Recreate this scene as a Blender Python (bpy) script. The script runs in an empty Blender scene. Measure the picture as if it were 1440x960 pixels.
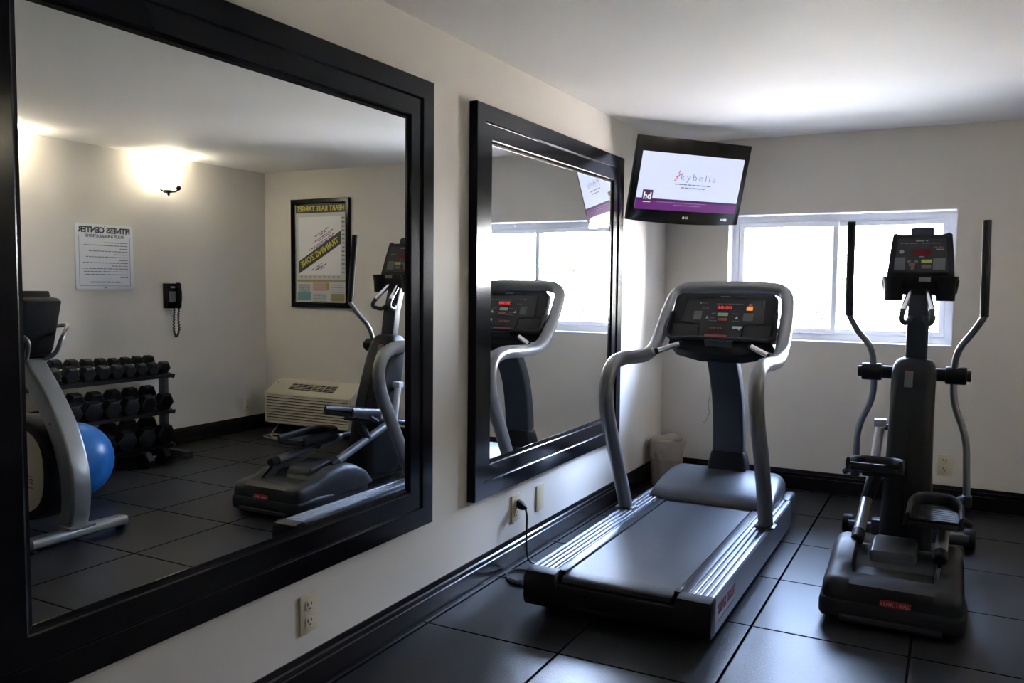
import bpy, bmesh, math, random
from mathutils import Vector, Matrix
random.seed(7)
V = Vector
COL = bpy.context.scene.collection
SC = bpy.context.scene

# ------------------------------------------------------------------ materials
def nt(name):
    m = bpy.data.materials.new(name); m.use_nodes = True
    t = m.node_tree
    return m, t, t.nodes['Principled BSDF']

def mat(name, col, rough=.5, metal=0., spec=.5, noise=0., nscale=40., bump=0., bscale=200., emit=None, es=0., coat=0.):
    m, t, b = nt(name)
    b.inputs['Base Color'].default_value = (*col, 1)
    b.inputs['Roughness'].default_value = rough
    b.inputs['Metallic'].default_value = metal
    b.inputs['Specular IOR Level'].default_value = spec
    b.inputs['Coat Weight'].default_value = coat
    if noise or bump:
        tc = t.nodes.new('ShaderNodeTexCoord')
    if noise:
        n = t.nodes.new('ShaderNodeTexNoise'); n.inputs['Scale'].default_value = nscale; n.inputs['Detail'].default_value = 4
        t.links.new(tc.outputs['Object'], n.inputs['Vector'])
        mx = t.nodes.new('ShaderNodeMix'); mx.data_type = 'RGBA'
        mx.inputs[6].default_value = (*[c * (1 - noise) for c in col], 1)
        mx.inputs[7].default_value = (*[min(1, c * (1 + noise)) for c in col], 1)
        t.links.new(n.outputs['Fac'], mx.inputs[0]); t.links.new(mx.outputs[2], b.inputs['Base Color'])
    if bump:
        n2 = t.nodes.new('ShaderNodeTexNoise'); n2.inputs['Scale'].default_value = bscale; n2.inputs['Detail'].default_value = 3
        t.links.new(tc.outputs['Object'], n2.inputs['Vector'])
        bp = t.nodes.new('ShaderNodeBump'); bp.inputs['Strength'].default_value = bump; bp.inputs['Distance'].default_value = .002
        t.links.new(n2.outputs['Fac'], bp.inputs['Height']); t.links.new(bp.outputs['Normal'], b.inputs['Normal'])
    if emit:
        b.inputs['Emission Color'].default_value = (*emit, 1); b.inputs['Emission Strength'].default_value = es
    return m

M = {}
M['wall'] = mat('wall_paint', (.68, .645, .59), .75, noise=.02, nscale=6, bump=.12, bscale=350)
M['ceil'] = mat('ceiling_paint', (.82, .81, .79), .7, noise=.02, nscale=3, bump=.1, bscale=250)
M['base'] = mat('espresso_baseboard', (.010, .008, .009), .20, spec=.28)
M['frame'] = mat('black_satin_frame', (.007, .007, .009), .15, spec=.22)
M['vinyl'] = mat('white_window_vinyl', (.80, .81, .84), .4)
M['silver'] = mat('silver_grey_paint', (.26, .265, .28), .32, metal=.55, noise=.03, nscale=60)
M['alu'] = mat('brushed_aluminium', (.20, .21, .24), .40, metal=.85, noise=.05, nscale=80)
M['chrome'] = mat('chrome', (.75, .75, .77), .16, metal=1.)
M['char'] = mat('charcoal_plastic', (.026, .027, .031), .45, spec=.3, noise=.1, nscale=50, bump=.1, bscale=500)
M['dark'] = mat('black_plastic', (.010, .010, .012), .48, spec=.25, bump=.08, bscale=500)
M['bright'] = mat('satin_steel', (.72, .73, .76), .35, metal=.3)
M['navy'] = mat('blue_black_paint', (.014, .018, .028), .35, spec=.35)
M['hood'] = mat('slate_grey_plastic', (.042, .046, .056), .40, spec=.4, noise=.05, nscale=40)
M['belt'] = mat('treadmill_belt_rubber', (.034, .037, .045), .45, spec=.25, noise=.22, nscale=22, bump=.25, bscale=600)
M['foam'] = mat('black_foam_grip', (.010, .010, .012), .7, bump=.2, bscale=400)
M['pedal'] = mat('pedal_rubber', (.014, .015, .018), .45, spec=.35, bump=.2, bscale=300)
M['gloss'] = mat('gloss_black', (.006, .006, .007), .12)
M['panel'] = mat('console_face', (.012, .012, .014), .28)
M['red'] = mat('red_print', (.50, .03, .03), .4)
M['redtext'] = mat('dim_red_print', (.32, .05, .05), .5)
M['led'] = mat('red_led', (.2, .01, .01), .4, emit=(1, .03, .03), es=.7)
M['ledw'] = mat('dim_red_window', (.10, .012, .016), .25, emit=(1, .03, .03), es=.02)
M['orange'] = mat('orange_led', (.3, .1, .02), .4, emit=(1, .28, .05), es=.7)
M['greyprint'] = mat('grey_print', (.25, .25, .26), .5)
M['keygrey'] = mat('grey_key', (.12, .125, .13), .5)
M['white'] = mat('white_print', (.75, .75, .74), .5)
M['yellow'] = mat('yellow_print', (.62, .55, .06), .5)
M['green'] = mat('pale_green_print', (.30, .50, .38), .5)
M['lime'] = mat('lime_key', (.42, .46, .10), .5)
M['ivory'] = mat('ivory_plastic', (.62, .55, .38), .4)
M['cream'] = mat('cream_enamel', (.60, .55, .43), .45)
M['slot'] = mat('dark_slot', (.015, .013, .012), .6)
M['iron'] = mat('black_rubber_head', (.009, .009, .010), .5, spec=.25, bump=.15, bscale=200)
M['ball'] = mat('blue_vinyl', (.015, .16, .50), .33, noise=.04, nscale=6)
M['bag'] = mat('translucent_bin_liner', (.43, .375, .31), .45, noise=.06, nscale=20, bump=.9, bscale=30)
M['bin'] = mat('beige_bin', (.36, .31, .25), .5)
M['paper'] = mat('poster_paper', (.52, .53, .55), .5)
M['paperw'] = mat('chart_paper', (.72, .73, .76), .5)
M['signw'] = mat('white_sign_plastic', (.72, .75, .80), .4)
M['ink'] = mat('dark_ink', (.05, .05, .055), .5)
M['inkgrey'] = mat('grey_ink', (.16, .175, .21), .5)
M['purple'] = mat('purple_ink', (.16, .10, .30), .5)
M['olive'] = mat('olive_ink', (.30, .28, .10), .5)
M['teal'] = mat('teal_ink', (.14, .30, .34), .5)
M['rose'] = mat('rose_ink', (.48, .32, .30), .5)
M['cable'] = mat('black_cable', (.012, .012, .013), .4)
M['wcable'] = mat('pale_cable', (.40, .37, .32), .5)
M['shade'] = mat('frosted_glass_shade', (.9, .88, .8), .5, emit=(1, .91, .75), es=7.)
M['bulb'] = mat('lamp_bulb', (.9, .9, .85), .5, emit=(1, .90, .72), es=60.)
M['pave'] = mat('pale_concrete', (.43, .345, .25), .8, noise=.06, nscale=2)
M['leafa'] = mat('pale_green_leaf', (.16, .24, .12), .6)
M['leafb'] = mat('grey_green_leaf', (.20, .25, .18), .6)
M['bark'] = mat('bark', (.25, .2, .16), .8)
M['postpaint'] = mat('pale_blue_paint', (.45, .52, .62), .5)
M['scr_w'] = mat('screen_pale', (.01, .01, .01), .3, emit=(.62, .68, .95), es=.95)
M['scr_p'] = mat('screen_purple', (.01, .01, .01), .3, emit=(.125, .018, .16), es=.9)
M['scr_d'] = mat('screen_dark_purple', (.01, .01, .01), .3, emit=(.05, .008, .07), es=.9)
M['scr_ink'] = mat('screen_ink', (.01, .01, .01), .3, emit=(.05, .06, .12), es=.9)
M['scr_g'] = mat('screen_grey', (.01, .01, .01), .3, emit=(.16, .17, .26), es=.9)
M['scr_r'] = mat('screen_rose', (.01, .01, .01), .3, emit=(.55, .10, .12), es=.9)
M['scr_t'] = mat('screen_white', (.01, .01, .01), .3, emit=(.9, .9, .95), es=.9)
M['scr_lil'] = mat('screen_lilac', (.01, .01, .01), .3, emit=(.34, .22, .42), es=.9)

def mirror_mat():
    m, t, b = nt('mirror_silvering')
    b.inputs['Base Color'].default_value = (.93, .94, .925, 1)
    b.inputs['Metallic'].default_value = 1; b.inputs['Roughness'].default_value = 0.
    return m
M['mirror'] = mirror_mat()

def pane_mat():
    m = bpy.data.materials.new('window_glass'); m.use_nodes = True
    t = m.node_tree; t.nodes.clear()
    o = t.nodes.new('ShaderNodeOutputMaterial'); mx = t.nodes.new('ShaderNodeMixShader')
    tr = t.nodes.new('ShaderNodeBsdfTransparent'); gl = t.nodes.new('ShaderNodeBsdfGlossy'); fr = t.nodes.new('ShaderNodeFresnel')
    gl.inputs['Roughness'].default_value = 0.; fr.inputs['IOR'].default_value = 1.3
    t.links.new(fr.outputs[0], mx.inputs[0]); t.links.new(tr.outputs[0], mx.inputs[1]); t.links.new(gl.outputs[0], mx.inputs[2]); t.links.new(mx.outputs[0], o.inputs[0])
    return m
M['glass'] = pane_mat()

TX0, TXS, TY0, TYS = .628, .592, 2.438, .628
def floor_mat():
    m, t, b = nt('black_rubber_tiles')
    N, L = t.nodes.new, t.links.new
    geo = N('ShaderNodeNewGeometry'); sep = N('ShaderNodeSeparateXYZ'); L(geo.outputs['Position'], sep.inputs[0])
    def mth(op, a, bb=None, c=None):
        n = N('ShaderNodeMath'); n.operation = op
        for i, v in enumerate((a, bb, c)):
            if v is None: continue
            if isinstance(v, (int, float)): n.inputs[i].default_value = v
            else: L(v, n.inputs[i])
        return n.outputs[0]
    def seam(co, o, s):
        f = mth('FRACT', mth('DIVIDE', mth('SUBTRACT', co, o), s))
        d = mth('MULTIPLY', mth('MINIMUM', f, mth('SUBTRACT', 1., f)), s)
        mr = N('ShaderNodeMapRange'); mr.interpolation_type = 'SMOOTHSTEP'
        mr.inputs[1].default_value = .0035; mr.inputs[2].default_value = .0075
        L(d, mr.inputs[0]); return mr.outputs[0]
    s = mth('MINIMUM', seam(sep.outputs[0], TX0, TXS), seam(sep.outputs[1], TY0, TYS))
    cx = mth('FLOOR', mth('DIVIDE', mth('SUBTRACT', sep.outputs[0], TX0), TXS)); cy = mth('FLOOR', mth('DIVIDE', mth('SUBTRACT', sep.outputs[1], TY0), TYS))
    cb = N('ShaderNodeCombineXYZ'); L(cx, cb.inputs[0]); L(cy, cb.inputs[1])
    wn = N('ShaderNodeTexWhiteNoise'); wn.noise_dimensions = '3D'; L(cb.outputs[0], wn.inputs[0])
    no = N('ShaderNodeTexNoise'); no.inputs['Scale'].default_value = 3.5; no.inputs['Detail'].default_value = 6; L(geo.outputs['Position'], no.inputs['Vector'])
    v = mth('ADD', mth('MULTIPLY', wn.outputs[0], .25), mth('MULTIPLY', no.outputs['Fac'], .5))
    mx = N('ShaderNodeMix'); mx.data_type = 'RGBA'; mx.inputs[6].default_value = (.015, .015, .017, 1); mx.inputs[7].default_value = (.030, .030, .034, 1); L(v, mx.inputs[0])
    m2 = N('ShaderNodeMix'); m2.data_type = 'RGBA'; m2.inputs[6].default_value = (.003, .003, .003, 1); L(mx.outputs[2], m2.inputs[7]); L(s, m2.inputs[0])
    L(m2.outputs[2], b.inputs['Base Color'])
    ro = N('ShaderNodeMapRange'); ro.inputs[3].default_value = .30; ro.inputs[4].default_value = .42; L(v, ro.inputs[0]); 
    r2 = mth('ADD', ro.outputs[0], mth('MULTIPLY', mth('SUBTRACT', 1., s), .4)); L(r2, b.inputs['Roughness'])
    L(mth('MULTIPLY', s, .27), b.inputs['Specular IOR Level'])
    n2 = N('ShaderNodeTexNoise'); n2.inputs['Scale'].default_value = 170; n2.inputs['Detail'].default_value = 4; L(geo.outputs['Position'], n2.inputs['Vector'])
    h = mth('ADD', mth('MULTIPLY', n2.outputs['Fac'], .7), mth('MULTIPLY', s, 1.))
    bp = N('ShaderNodeBump'); bp.inputs['Strength'].default_value = .35; bp.inputs['Distance'].default_value = .003; L(h, bp.inputs['Height']); L(bp.outputs['Normal'], b.inputs['Normal'])
    return m
M['floor'] = floor_mat()

# ------------------------------------------------------------------ mesh helpers
def catmull(P, n=8, closed=False):
    P = [V(p) for p in P]; out = []; N = len(P)
    rng = range(N) if closed else range(N - 1)
    for i in rng:
        if closed: a, b, c, d = P[i - 1], P[i], P[(i + 1) % N], P[(i + 2) % N]
        else: a, b, c, d = P[max(i - 1, 0)], P[i], P[i + 1], P[min(i + 2, N - 1)]
        if not closed and i == 0: a = b + (b - c)
        if not closed and i == N - 2: d = c + (c - b)
        for k in range(n):
            t = k / n
            out.append(.5 * ((2 * b) + (c - a) * t + (2 * a - 5 * b + 4 * c - d) * t * t + (3 * b - a - 3 * c + d) * t ** 3))
    if not closed: out.append(P[-1].copy())
    return out

def fillet(P, r, n=6):
    """polyline with rounded corners"""
    P = [V(p) for p in P]; out = [P[0]]
    for i in range(1, len(P) - 1):
        a, b, c = P[i - 1], P[i], P[i + 1]
        u, w = (a - b), (c - b); d = min(r, u.length * .49, w.length * .49)
        s, e = b + u.normalized() * d, b + w.normalized() * d
        for k in range(n + 1):
            t = k / n; out.append((1 - t) ** 2 * s + 2 * t * (1 - t) * b + t * t * e)
    out.append(P[-1]); return out

class MB:
    def __init__(s): s.bm = bmesh.new()
    def _xf(s, vs, mx):
        if mx is not None:
            for v in vs: v.co = mx @ v.co
    def box(s, a, b, bev=0., mx=None, seg=2):
        a, b = V(a), V(b); t = bmesh.new()
        bmesh.ops.create_cube(t, size=1)
        for v in t.verts: v.co = V(((a + b)[i] / 2 + v.co[i] * abs((b - a)[i]) for i in range(3)))
        if bev: bmesh.ops.bevel(t, geom=list(t.edges), offset=min(bev, min(abs((b - a)[i]) for i in range(3)) * .45), segments=seg, profile=.6, affect='EDGES')
        s.add(t, mx); return s
    def add(s, t, mx=None):
        s._xf(t.verts, mx)
        me = bpy.data.meshes.new('tmp'); t.to_mesh(me); t.free(); s.bm.from_mesh(me); bpy.data.meshes.remove(me)
    def rings(s, R, cap=True, closed=False, mx=None):
        t = bmesh.new(); vr = [[t.verts.new(p) for p in r] for r in R]; n = len(R[0])
        for i in range(len(R) if closed else len(R) - 1):
            A, B = vr[i], vr[(i + 1) % len(R)]
            for k in range(n): t.faces.new((A[k], A[(k + 1) % n], B[(k + 1) % n], B[k]))
        if cap and not closed:
            t.faces.new(list(reversed(vr[0]))); t.faces.new(vr[-1])
        bmesh.ops.recalc_face_normals(t, faces=t.faces); s.add(t, mx); return s
    def tube(s, P, r, n=12, ry=None, cap=True, up=None):
        P = [V(p) for p in P]; R = []
        if not isinstance(r, (list, tuple)): r = [r] * len(P)
        prev = None
        for i, p in enumerate(P):
            t = (P[min(i + 1, len(P) - 1)] - P[max(i - 1, 0)]).normalized()
            if prev is None:
                a = V(up) if up else (V((1, 0, 0)) if abs(t.x) < .8 else V((0, 0, 1)))
            else: a = prev
            a = (a - t * a.dot(t)).normalized(); prev = a; b = t.cross(a)
            k2 = (ry / r[0]) if ry else 1
            R.append([p + a * math.cos(2 * math.pi * k / n) * r[i] + b * math.sin(2 * math.pi * k / n) * r[i] * k2 for k in range(n)])
        return s.rings(R, cap)
    def lathe(s, prof, c, axis='z', n=24, cap=True, mx=None):
        c = V(c); R = []
        for rr, h in prof:
            ring = []
            for k in range(n):
                q = 2 * math.pi * k / n; x, y = rr * math.cos(q), rr * math.sin(q)
                ring.append(c + (V((x, y, h)) if axis == 'z' else V((h, x, y)) if axis == 'x' else V((y, h, x))))
            R.append(ring)
        return s.rings(R, cap, mx=mx)
    def rod(s, a, b, r, n=12): return s.tube([a, b], r, n)
    def prism(s, pts, ax, d0, d1, bev=0., mx=None, seg=2):
        """outline pts (2D) extruded along axis ax from d0 to d1"""
        t = bmesh.new()
        def P(p, d): return V((d, p[0], p[1])) if ax == 'x' else V((p[0], d, p[1])) if ax == 'y' else V((p[0], p[1], d))
        A = [t.verts.new(P(p, d0)) for p in pts]; B = [t.verts.new(P(p, d1)) for p in pts]; n = len(pts)
        fa = t.faces.new(A); fb = t.faces.new(list(reversed(B)))
        for k in range(n): t.faces.new((A[k], B[k], B[(k + 1) % n], A[(k + 1) % n]))
        bmesh.ops.recalc_face_normals(t, faces=t.faces)
        if bev:
            es = list(fa.edges) + list(fb.edges)
            bmesh.ops.bevel(t, geom=es, offset=bev, segments=seg, profile=.6, affect='EDGES')
        s.add(t, mx); return s
    def frame(s, prof, O, U, W, N, w, h):
        """mitred frame; prof: (inset, height) points; O lower corner of the outer rectangle, axes U (width w), W (height h), N normal"""
        O, U, W, N = V(O), V(U), V(W), V(N); R = []
        for (sx, sy) in ((0, 0), (1, 0), (1, 1), (0, 1)):
            R.append([O + U * (i if not sx else w - i) + W * (i if not sy else h - i) + N * d for i, d in prof])
        return s.rings(R, closed=True)
    def build(s, name, m, parent=None, smooth=35., mx=None):
        bm = s.bm
        if mx is not None:
            for v in bm.verts: v.co = mx @ v.co
        root = V((0, 0, 0)); p = parent
        while p is not None: root = root + p.location; p = p.parent
        for v in bm.verts: v.co -= root
        for f in bm.faces: f.smooth = bool(smooth)
        me = bpy.data.meshes.new(name)
        if smooth:
            an = math.radians(smooth)
            for e in bm.edges:
                if len(e.link_faces) == 2: e.smooth = e.calc_face_angle(4) < an
        bm.to_mesh(me); bm.free()
        ms = m if isinstance(m, (list, tuple)) else [m]
        for q in ms: me.materials.append(q)
        o = bpy.data.objects.new(name, me); COL.objects.link(o)
        if parent is not None: o.parent = parent
        return o

def rrect(c, U, W, hu, hv, r, n=4):
    """rounded rectangle ring"""
    c, U, W = V(c), V(U), V(W); r = min(r, hu * .999, hv * .999); out = []
    for (sx, sy, a0) in ((1, 1, 0), (-1, 1, 90), (-1, -1, 180), (1, -1, 270)):
        for k in range(n + 1):
            a = math.radians(a0 + 90 * k / n)
            out.append(c + U * (sx * (hu - r) + r * math.cos(a)) + W * (sy * (hv - r) + r * math.sin(a)))
    return out

def thing(name, label, cat, loc, group=None):
    o = bpy.data.objects.new(name, None); COL.objects.link(o); o.empty_display_size = .1
    o.location = loc; o['label'] = label; o['category'] = cat
    if group: o['group'] = group
    return o
def tag(o, label, cat, group=None):
    o['label'] = label; o['category'] = cat
    if group: o['group'] = group
    return o
def struct(o): o['kind'] = 'structure'; return o
def dup_tree(root, loc, label):
    r = root.copy(); COL.objects.link(r); r.location = loc; r['label'] = label
    for ch in list(root.children):
        c = ch.copy(); COL.objects.link(c); c.parent = r
        for g in list(ch.children):
            d = g.copy(); COL.objects.link(d); d.parent = c
    return r

def text_bm(s, size, org, X, Y, depth=.0006, bold=0., align='CENTER', squeeze=1., space=1.):
    cu = bpy.data.curves.new('t', 'FONT'); cu.body = s; cu.size = size; cu.align_x = align; cu.align_y = 'CENTER'
    cu.extrude = depth; cu.space_character = space; cu.offset = bold; cu.resolution_u = 3
    o = bpy.data.objects.new('t', cu); COL.objects.link(o)
    dg = bpy.context.evaluated_depsgraph_get(); me = bpy.data.meshes.new_from_object(o.evaluated_get(dg))
    t = bmesh.new(); t.from_mesh(me)
    X, Y = V(X).normalized(), V(Y).normalized(); Z = X.cross(Y)
    mx = Matrix(((X.x, Y.x, Z.x, org[0]), (X.y, Y.y, Z.y, org[1]), (X.z, Y.z, Z.z, org[2]), (0, 0, 0, 1))) @ Matrix.Diagonal((squeeze, 1, 1, 1))
    for v in t.verts: v.co = mx @ v.co
    bpy.data.objects.remove(o); bpy.data.curves.remove(cu); bpy.data.meshes.remove(me)
    return t
def text(mb, *a, **k): mb.add(text_bm(*a, **k)); return mb

class Plane:
    """flat drawing on a surface: boxes and text given in (u, v) from the centre c with axes U, W; N out of the surface"""
    def __init__(s, c, U, W): s.c, s.U, s.W = V(c), V(U).normalized(), V(W).normalized(); s.N = s.U.cross(s.W)
    def mx(s): 
        U, W, N, c = s.U, s.W, s.N, s.c
        return Matrix(((U.x, W.x, N.x, c.x), (U.y, W.y, N.y, c.y), (U.z, W.z, N.z, c.z), (0, 0, 0, 1)))
    def p(s, u, v, d=0.): return s.c + s.U * u + s.W * v + s.N * d
    def box(s, mb, u0, v0, u1, v1, d0, d1, bev=0.): mb.box((u0, v0, d0), (u1, v1, d1), bev, s.mx()); return mb
    def poly(s, mb, pts, d0, d1, bev=0.): mb.prism(pts, 'z', d0, d1, bev, s.mx()); return mb
    def text(s, mb, t, size, u, v, d, **k): text(mb, t, size, s.p(u, v, d), s.U, s.W, **k); return mb
    def lines(s, mb, rows, d, h=.004, seed=1):
        """rows of illegible small print: broken strokes (u0, u1, v)"""
        rn = random.Random(seed)
        for u0, u1, v in rows:
            u = u0
            while u < u1 - .002:
                w = min(rn.uniform(.35, 1.) * 5.5 * h, u1 - u); s.box(mb, u, v - h / 2, u + w, v + h / 2, d, d + .0006); u += w + .9 * h
        return mb

# ------------------------------------------------------------------ room
H, W, Y1, YF = 2.44, 4.007, 5.635, -2.4
TH = .24
WX0, WX1, WZ0, WZ1 = .461, 1.906, 1.0315, 1.9134
struct(MB().box((-TH, YF - TH, -.12), (W + TH, Y1 + TH, 0)).build('floor', M['floor'], smooth=0))
struct(MB().box((-TH, YF - TH, H), (W + TH, Y1 + TH, H + .15)).build('ceiling', M['ceil'], smooth=0))
struct(MB().box((-TH, YF, 0), (0, Y1, H)).build('wall_left', M['wall'], smooth=0))
struct(MB().box((W, YF, 0), (W + TH, Y1, H)).build('wall_right', M['wall'], smooth=0))
struct(MB().box((-TH, YF - TH, 0), (W + TH, YF, H)).build('wall_front', M['wall'], smooth=0))
wb = MB()
wb.box((-TH, Y1, 0), (W + TH, Y1 + TH, WZ0)).box((-TH, Y1, WZ1), (W + TH, Y1 + TH, H))
wb.box((-TH, Y1, WZ0), (WX0, Y1 + TH, WZ1)).box((WX1, Y1, WZ0), (W + TH, Y1 + TH, WZ1))
struct(wb.build('wall_back', M['wall'], smooth=0))

BH = .138
prof = [(0, 0), (.016, 0), (.016, .088), (.0125, .092), (.0125, .100), (.0155, .104), (.0155, .112), (.010, .118), (.008, .128), (.004, BH), (0, BH)]
struct(MB().rings([[V((x, y, z)) for x, z in prof] for y in (YF, Y1)]).build('baseboard_left', M['base'], smooth=20))
struct(MB().rings([[V((W - x, y, z)) for x, z in prof] for y in (YF, Y1)]).build('baseboard_right', M['base'], smooth=20))
struct(MB().rings([[V((q, Y1 - x, z)) for x, z in prof] for q in (.016, W - .016)]).build('baseboard_back', M['base'], smooth=20))
struct(MB().rings([[V((q, YF + x, z)) for x, z in prof] for q in (.016, W - .016)]).build('baseboard_front', M['base'], smooth=20))

# window: white lined opening, sliding frame, two panes
FY = Y1 + .15
win = struct(bpy.data.objects.new('window_1', None)); COL.objects.link(win); win.location = ((WX0 + WX1) / 2, FY, WZ0)
rv = MB(); t = .006
rv.box((WX0, Y1 - .003, WZ0), (WX1, FY + .06, WZ0 + t)).box((WX0, Y1 - .003, WZ1 - t), (WX1, FY + .06, WZ1))
rv.box((WX0, Y1 - .003, WZ0), (WX0 + t, FY + .06, WZ1)).box((WX1 - t, Y1 - .003, WZ0), (WX1, FY + .06, WZ1))
rv.build('reveal', M['vinyl'], win, smooth=0)
fprof = [(0, 0), (0, .05), (.012, .05), (.012, .042), (.036, .042), (.036, .03), (.044, .03), (.044, 0)]
MB().frame(fprof, (WX0 + t, FY + .05, WZ0 + t), (1, 0, 0), (0, 0, 1), (0, -1, 0), WX1 - WX0 - 2 * t, WZ1 - WZ0 - 2 * t).build('window_frame', M['vinyl'], win, smooth=0)
XM = 1.157
sp = [(0, 0), (0, .022), (.006, .026), (.03, .026), (.036, .02), (.036, 0)]
for x0, x1, dy in ((WX0 + .05, XM + .028, .004), (XM - .028, WX1 - .05, .030)):
    sa = MB().frame(sp, (x0, FY + .05 - .0 + dy - .03, WZ0 + .05), (1, 0, 0), (0, 0, 1), (0, -1, 0), x1 - x0, WZ1 - WZ0 - .10).build('sash', M['vinyl'], win, smooth=0)
    pn = MB().box((x0 + .034, FY + .008 + dy, WZ0 + .084), (x1 - .034, FY + .012 + dy, WZ1 - .084)).build('pane', M['glass'], sa, smooth=0)

# ------------------------------------------------------------------ wall mirrors
mprof = [(0, 0), (0, .038), (.003, .041), (.0745, .041), (.0775, .0385), (.080, .033), (.0815, .0325), (.147, .0325), (.152, .030), (.158, .021), (.168, .019), (.168, 0)]
def mirror(y0, y1, label):
    z0, z1 = .419, 2.200
    r = thing('wall_mirror', label, 'mirror', (0, (y0 + y1) / 2, z0), 'framed wall mirrors')
    MB().frame(mprof, (.001, y0, z0), (0, 1, 0), (0, 0, 1), (1, 0, 0), y1 - y0, z1 - z0).build('mirror_frame', M['frame'], r, smooth=0)
    MB().box((.004, y0 + .16, z0 + .16), (.0195, y1 - .16, z1 - .16)).build('mirror_glass', M['mirror'], r, smooth=0)
mirror(.615, 2.463, 'larger black framed wall mirror reflecting the dumbbells and wall phone')
mirror(2.804, 4.635, 'black framed wall mirror beside the television, reflecting the window and treadmill console')

# ------------------------------------------------------------------ television
tc, ta, tt, tw, thh = V((.354, 5.032, 2.075)), .947, .249, .907, .536
ex = V((math.cos(ta), math.sin(ta), 0)); tn = V((math.sin(ta), -math.cos(ta), 0)); tup = V((0, 0, 1)) * math.cos(tt) + tn * math.sin(tt)
TP = Plane(tc, ex, tup)
tv = thing('television', 'black flat television showing a pale advert, hung high in the corner', 'television', (.12, 5.2, 1.95))
def chin(w, h, sag, n=10, r=.012):
    pts = [(w / 2, h / 2), (-w / 2, h / 2)]
    for k in range(n + 1):
        u = -1 + 2 * k / n; pts.append((u * w / 2, -h / 2 + sag * u * u - .0))
    return pts
b = MB(); TP.poly(b, chin(tw, thh + .012, .016), -.032, 0, .008); b.build('bezel', M['gloss'], tv)
b = MB(); TP.box(b, -tw * .36, -thh * .38, tw * .43, thh * .40, -.075, -.0325, .015); b.build('back_cover', M['dark'], tv)
sw0, sw1, sh0, sh1 = -tw * .453, tw * .453, -thh * .345, thh * .335
scr = MB(); TP.box(scr, sw0, sh0, sw1, sh1, .0002, .0012); scr = scr.build('screen', M['scr_w'], tv, smooth=0)
b = MB(); TP.box(b, sw0, sh0, sw1, sh0 + .062, .0012, .0017); b.build('screen_band', M['scr_p'], scr, smooth=0)
b = MB(); TP.box(b, sw0, sh0 + .058, sw1, sh0 + .072, .0012, .0018); TP.box(b, sw0 + .045, sh0 + .05, sw0 + .125, sh0 + .125, .0018, .0021); b.build('screen_badge', M['scr_d'], scr, smooth=0)
b = MB(); TP.text(b, 'hd', .062, sw0 + .085, sh0 + .085, .0024, bold=.0012, depth=.0003); TP.lines(b, [(sw0 + .055, sw0 + .113, sh0 + .048)], .0024, .004, 3); b.build('badge_lettering', M['scr_t'], scr, smooth=0)
b = MB(); TP.lines(b, [(sw0 + .165, sw0 + .565, sh0 + .052), (sw0 + .30, sw0 + .52, sh0 + .036)], .0022, .0038, 4); b.build('band_lettering', M['scr_lil'], scr, smooth=0)
b = MB(); TP.text(b, 'kybella', .064, .055, .035, .0018, bold=-.0008, depth=.0003, squeeze=1.2, space=1.35); b.build('advert_lettering', M['scr_g'], scr, smooth=0)
b = MB(); TP.lines(b, [(-.125, .165, -.012), (-.075, .125, -.033)], .0016, .0062, 5); b.build('advert_small_print', M['scr_g'], scr, smooth=0)
b = MB()
for (u0, v0, u1, v1) in ((-.135, .005, -.095, .055), (-.128, .035, -.098, .042), (-.110, .055, -.098, .078), (-.095, .052, -.078, .058)):
    d = V((u1 - u0, v1 - v0)).normalized() * .0032; q = V((-d.y, d.x)); TP.poly(b, [(u0 + q.x, v0 + q.y), (u0 - q.x, v0 - q.y), (u1 - q.x, v1 - q.y), (u1 + q.x, v1 + q.y)], .0014, .0018)
b.build('advert_emblem', M['scr_r'], scr, smooth=0)
b = MB(); b.add(text_bm('LG', .022, TP.p(.014, -thh * .425, .0012), ex, tup, bold=.0006)); 
ring = [(math.cos(k * math.pi / 6) * .009, math.sin(k * math.pi / 6) * .009) for k in range(12)]
TP.poly(b, [(x - .012, y - thh * .425) for x, y in ring], 0, .0016); b.build('maker_emblem', M['white'], tv, smooth=0)
b = MB(); TP.box(b, .300, -thh * .425 - .006, .318, -thh * .425 + .006, 0, .0014); TP.box(b, .322, -thh * .425 - .008, .352, -thh * .425 + .008, 0, .0014, .0004); b.build('status_label', M['white'], tv, smooth=0)
ar = MB(); p0 = TP.p(.03, .02, -.09); ar.tube([p0, p0 - TP.N * .08, V((.16, 5.42, 2.05)), V((.03, 5.46, 2.05))], .022, 10)
ar.box((.001, 5.37, 1.93), (.03, 5.55, 2.17), .006); TP.box(ar, -.11, -.10, .11, .13, -.1, -.085, .004); ar.build('wall_mount', M['dark'], tv)

# ------------------------------------------------------------------ treadmill
CX = .735
tm = thing('treadmill', 'large silver and charcoal treadmill by the mirrors, belt end towards the camera', 'treadmill', (CX, 3.75, 0))
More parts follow.
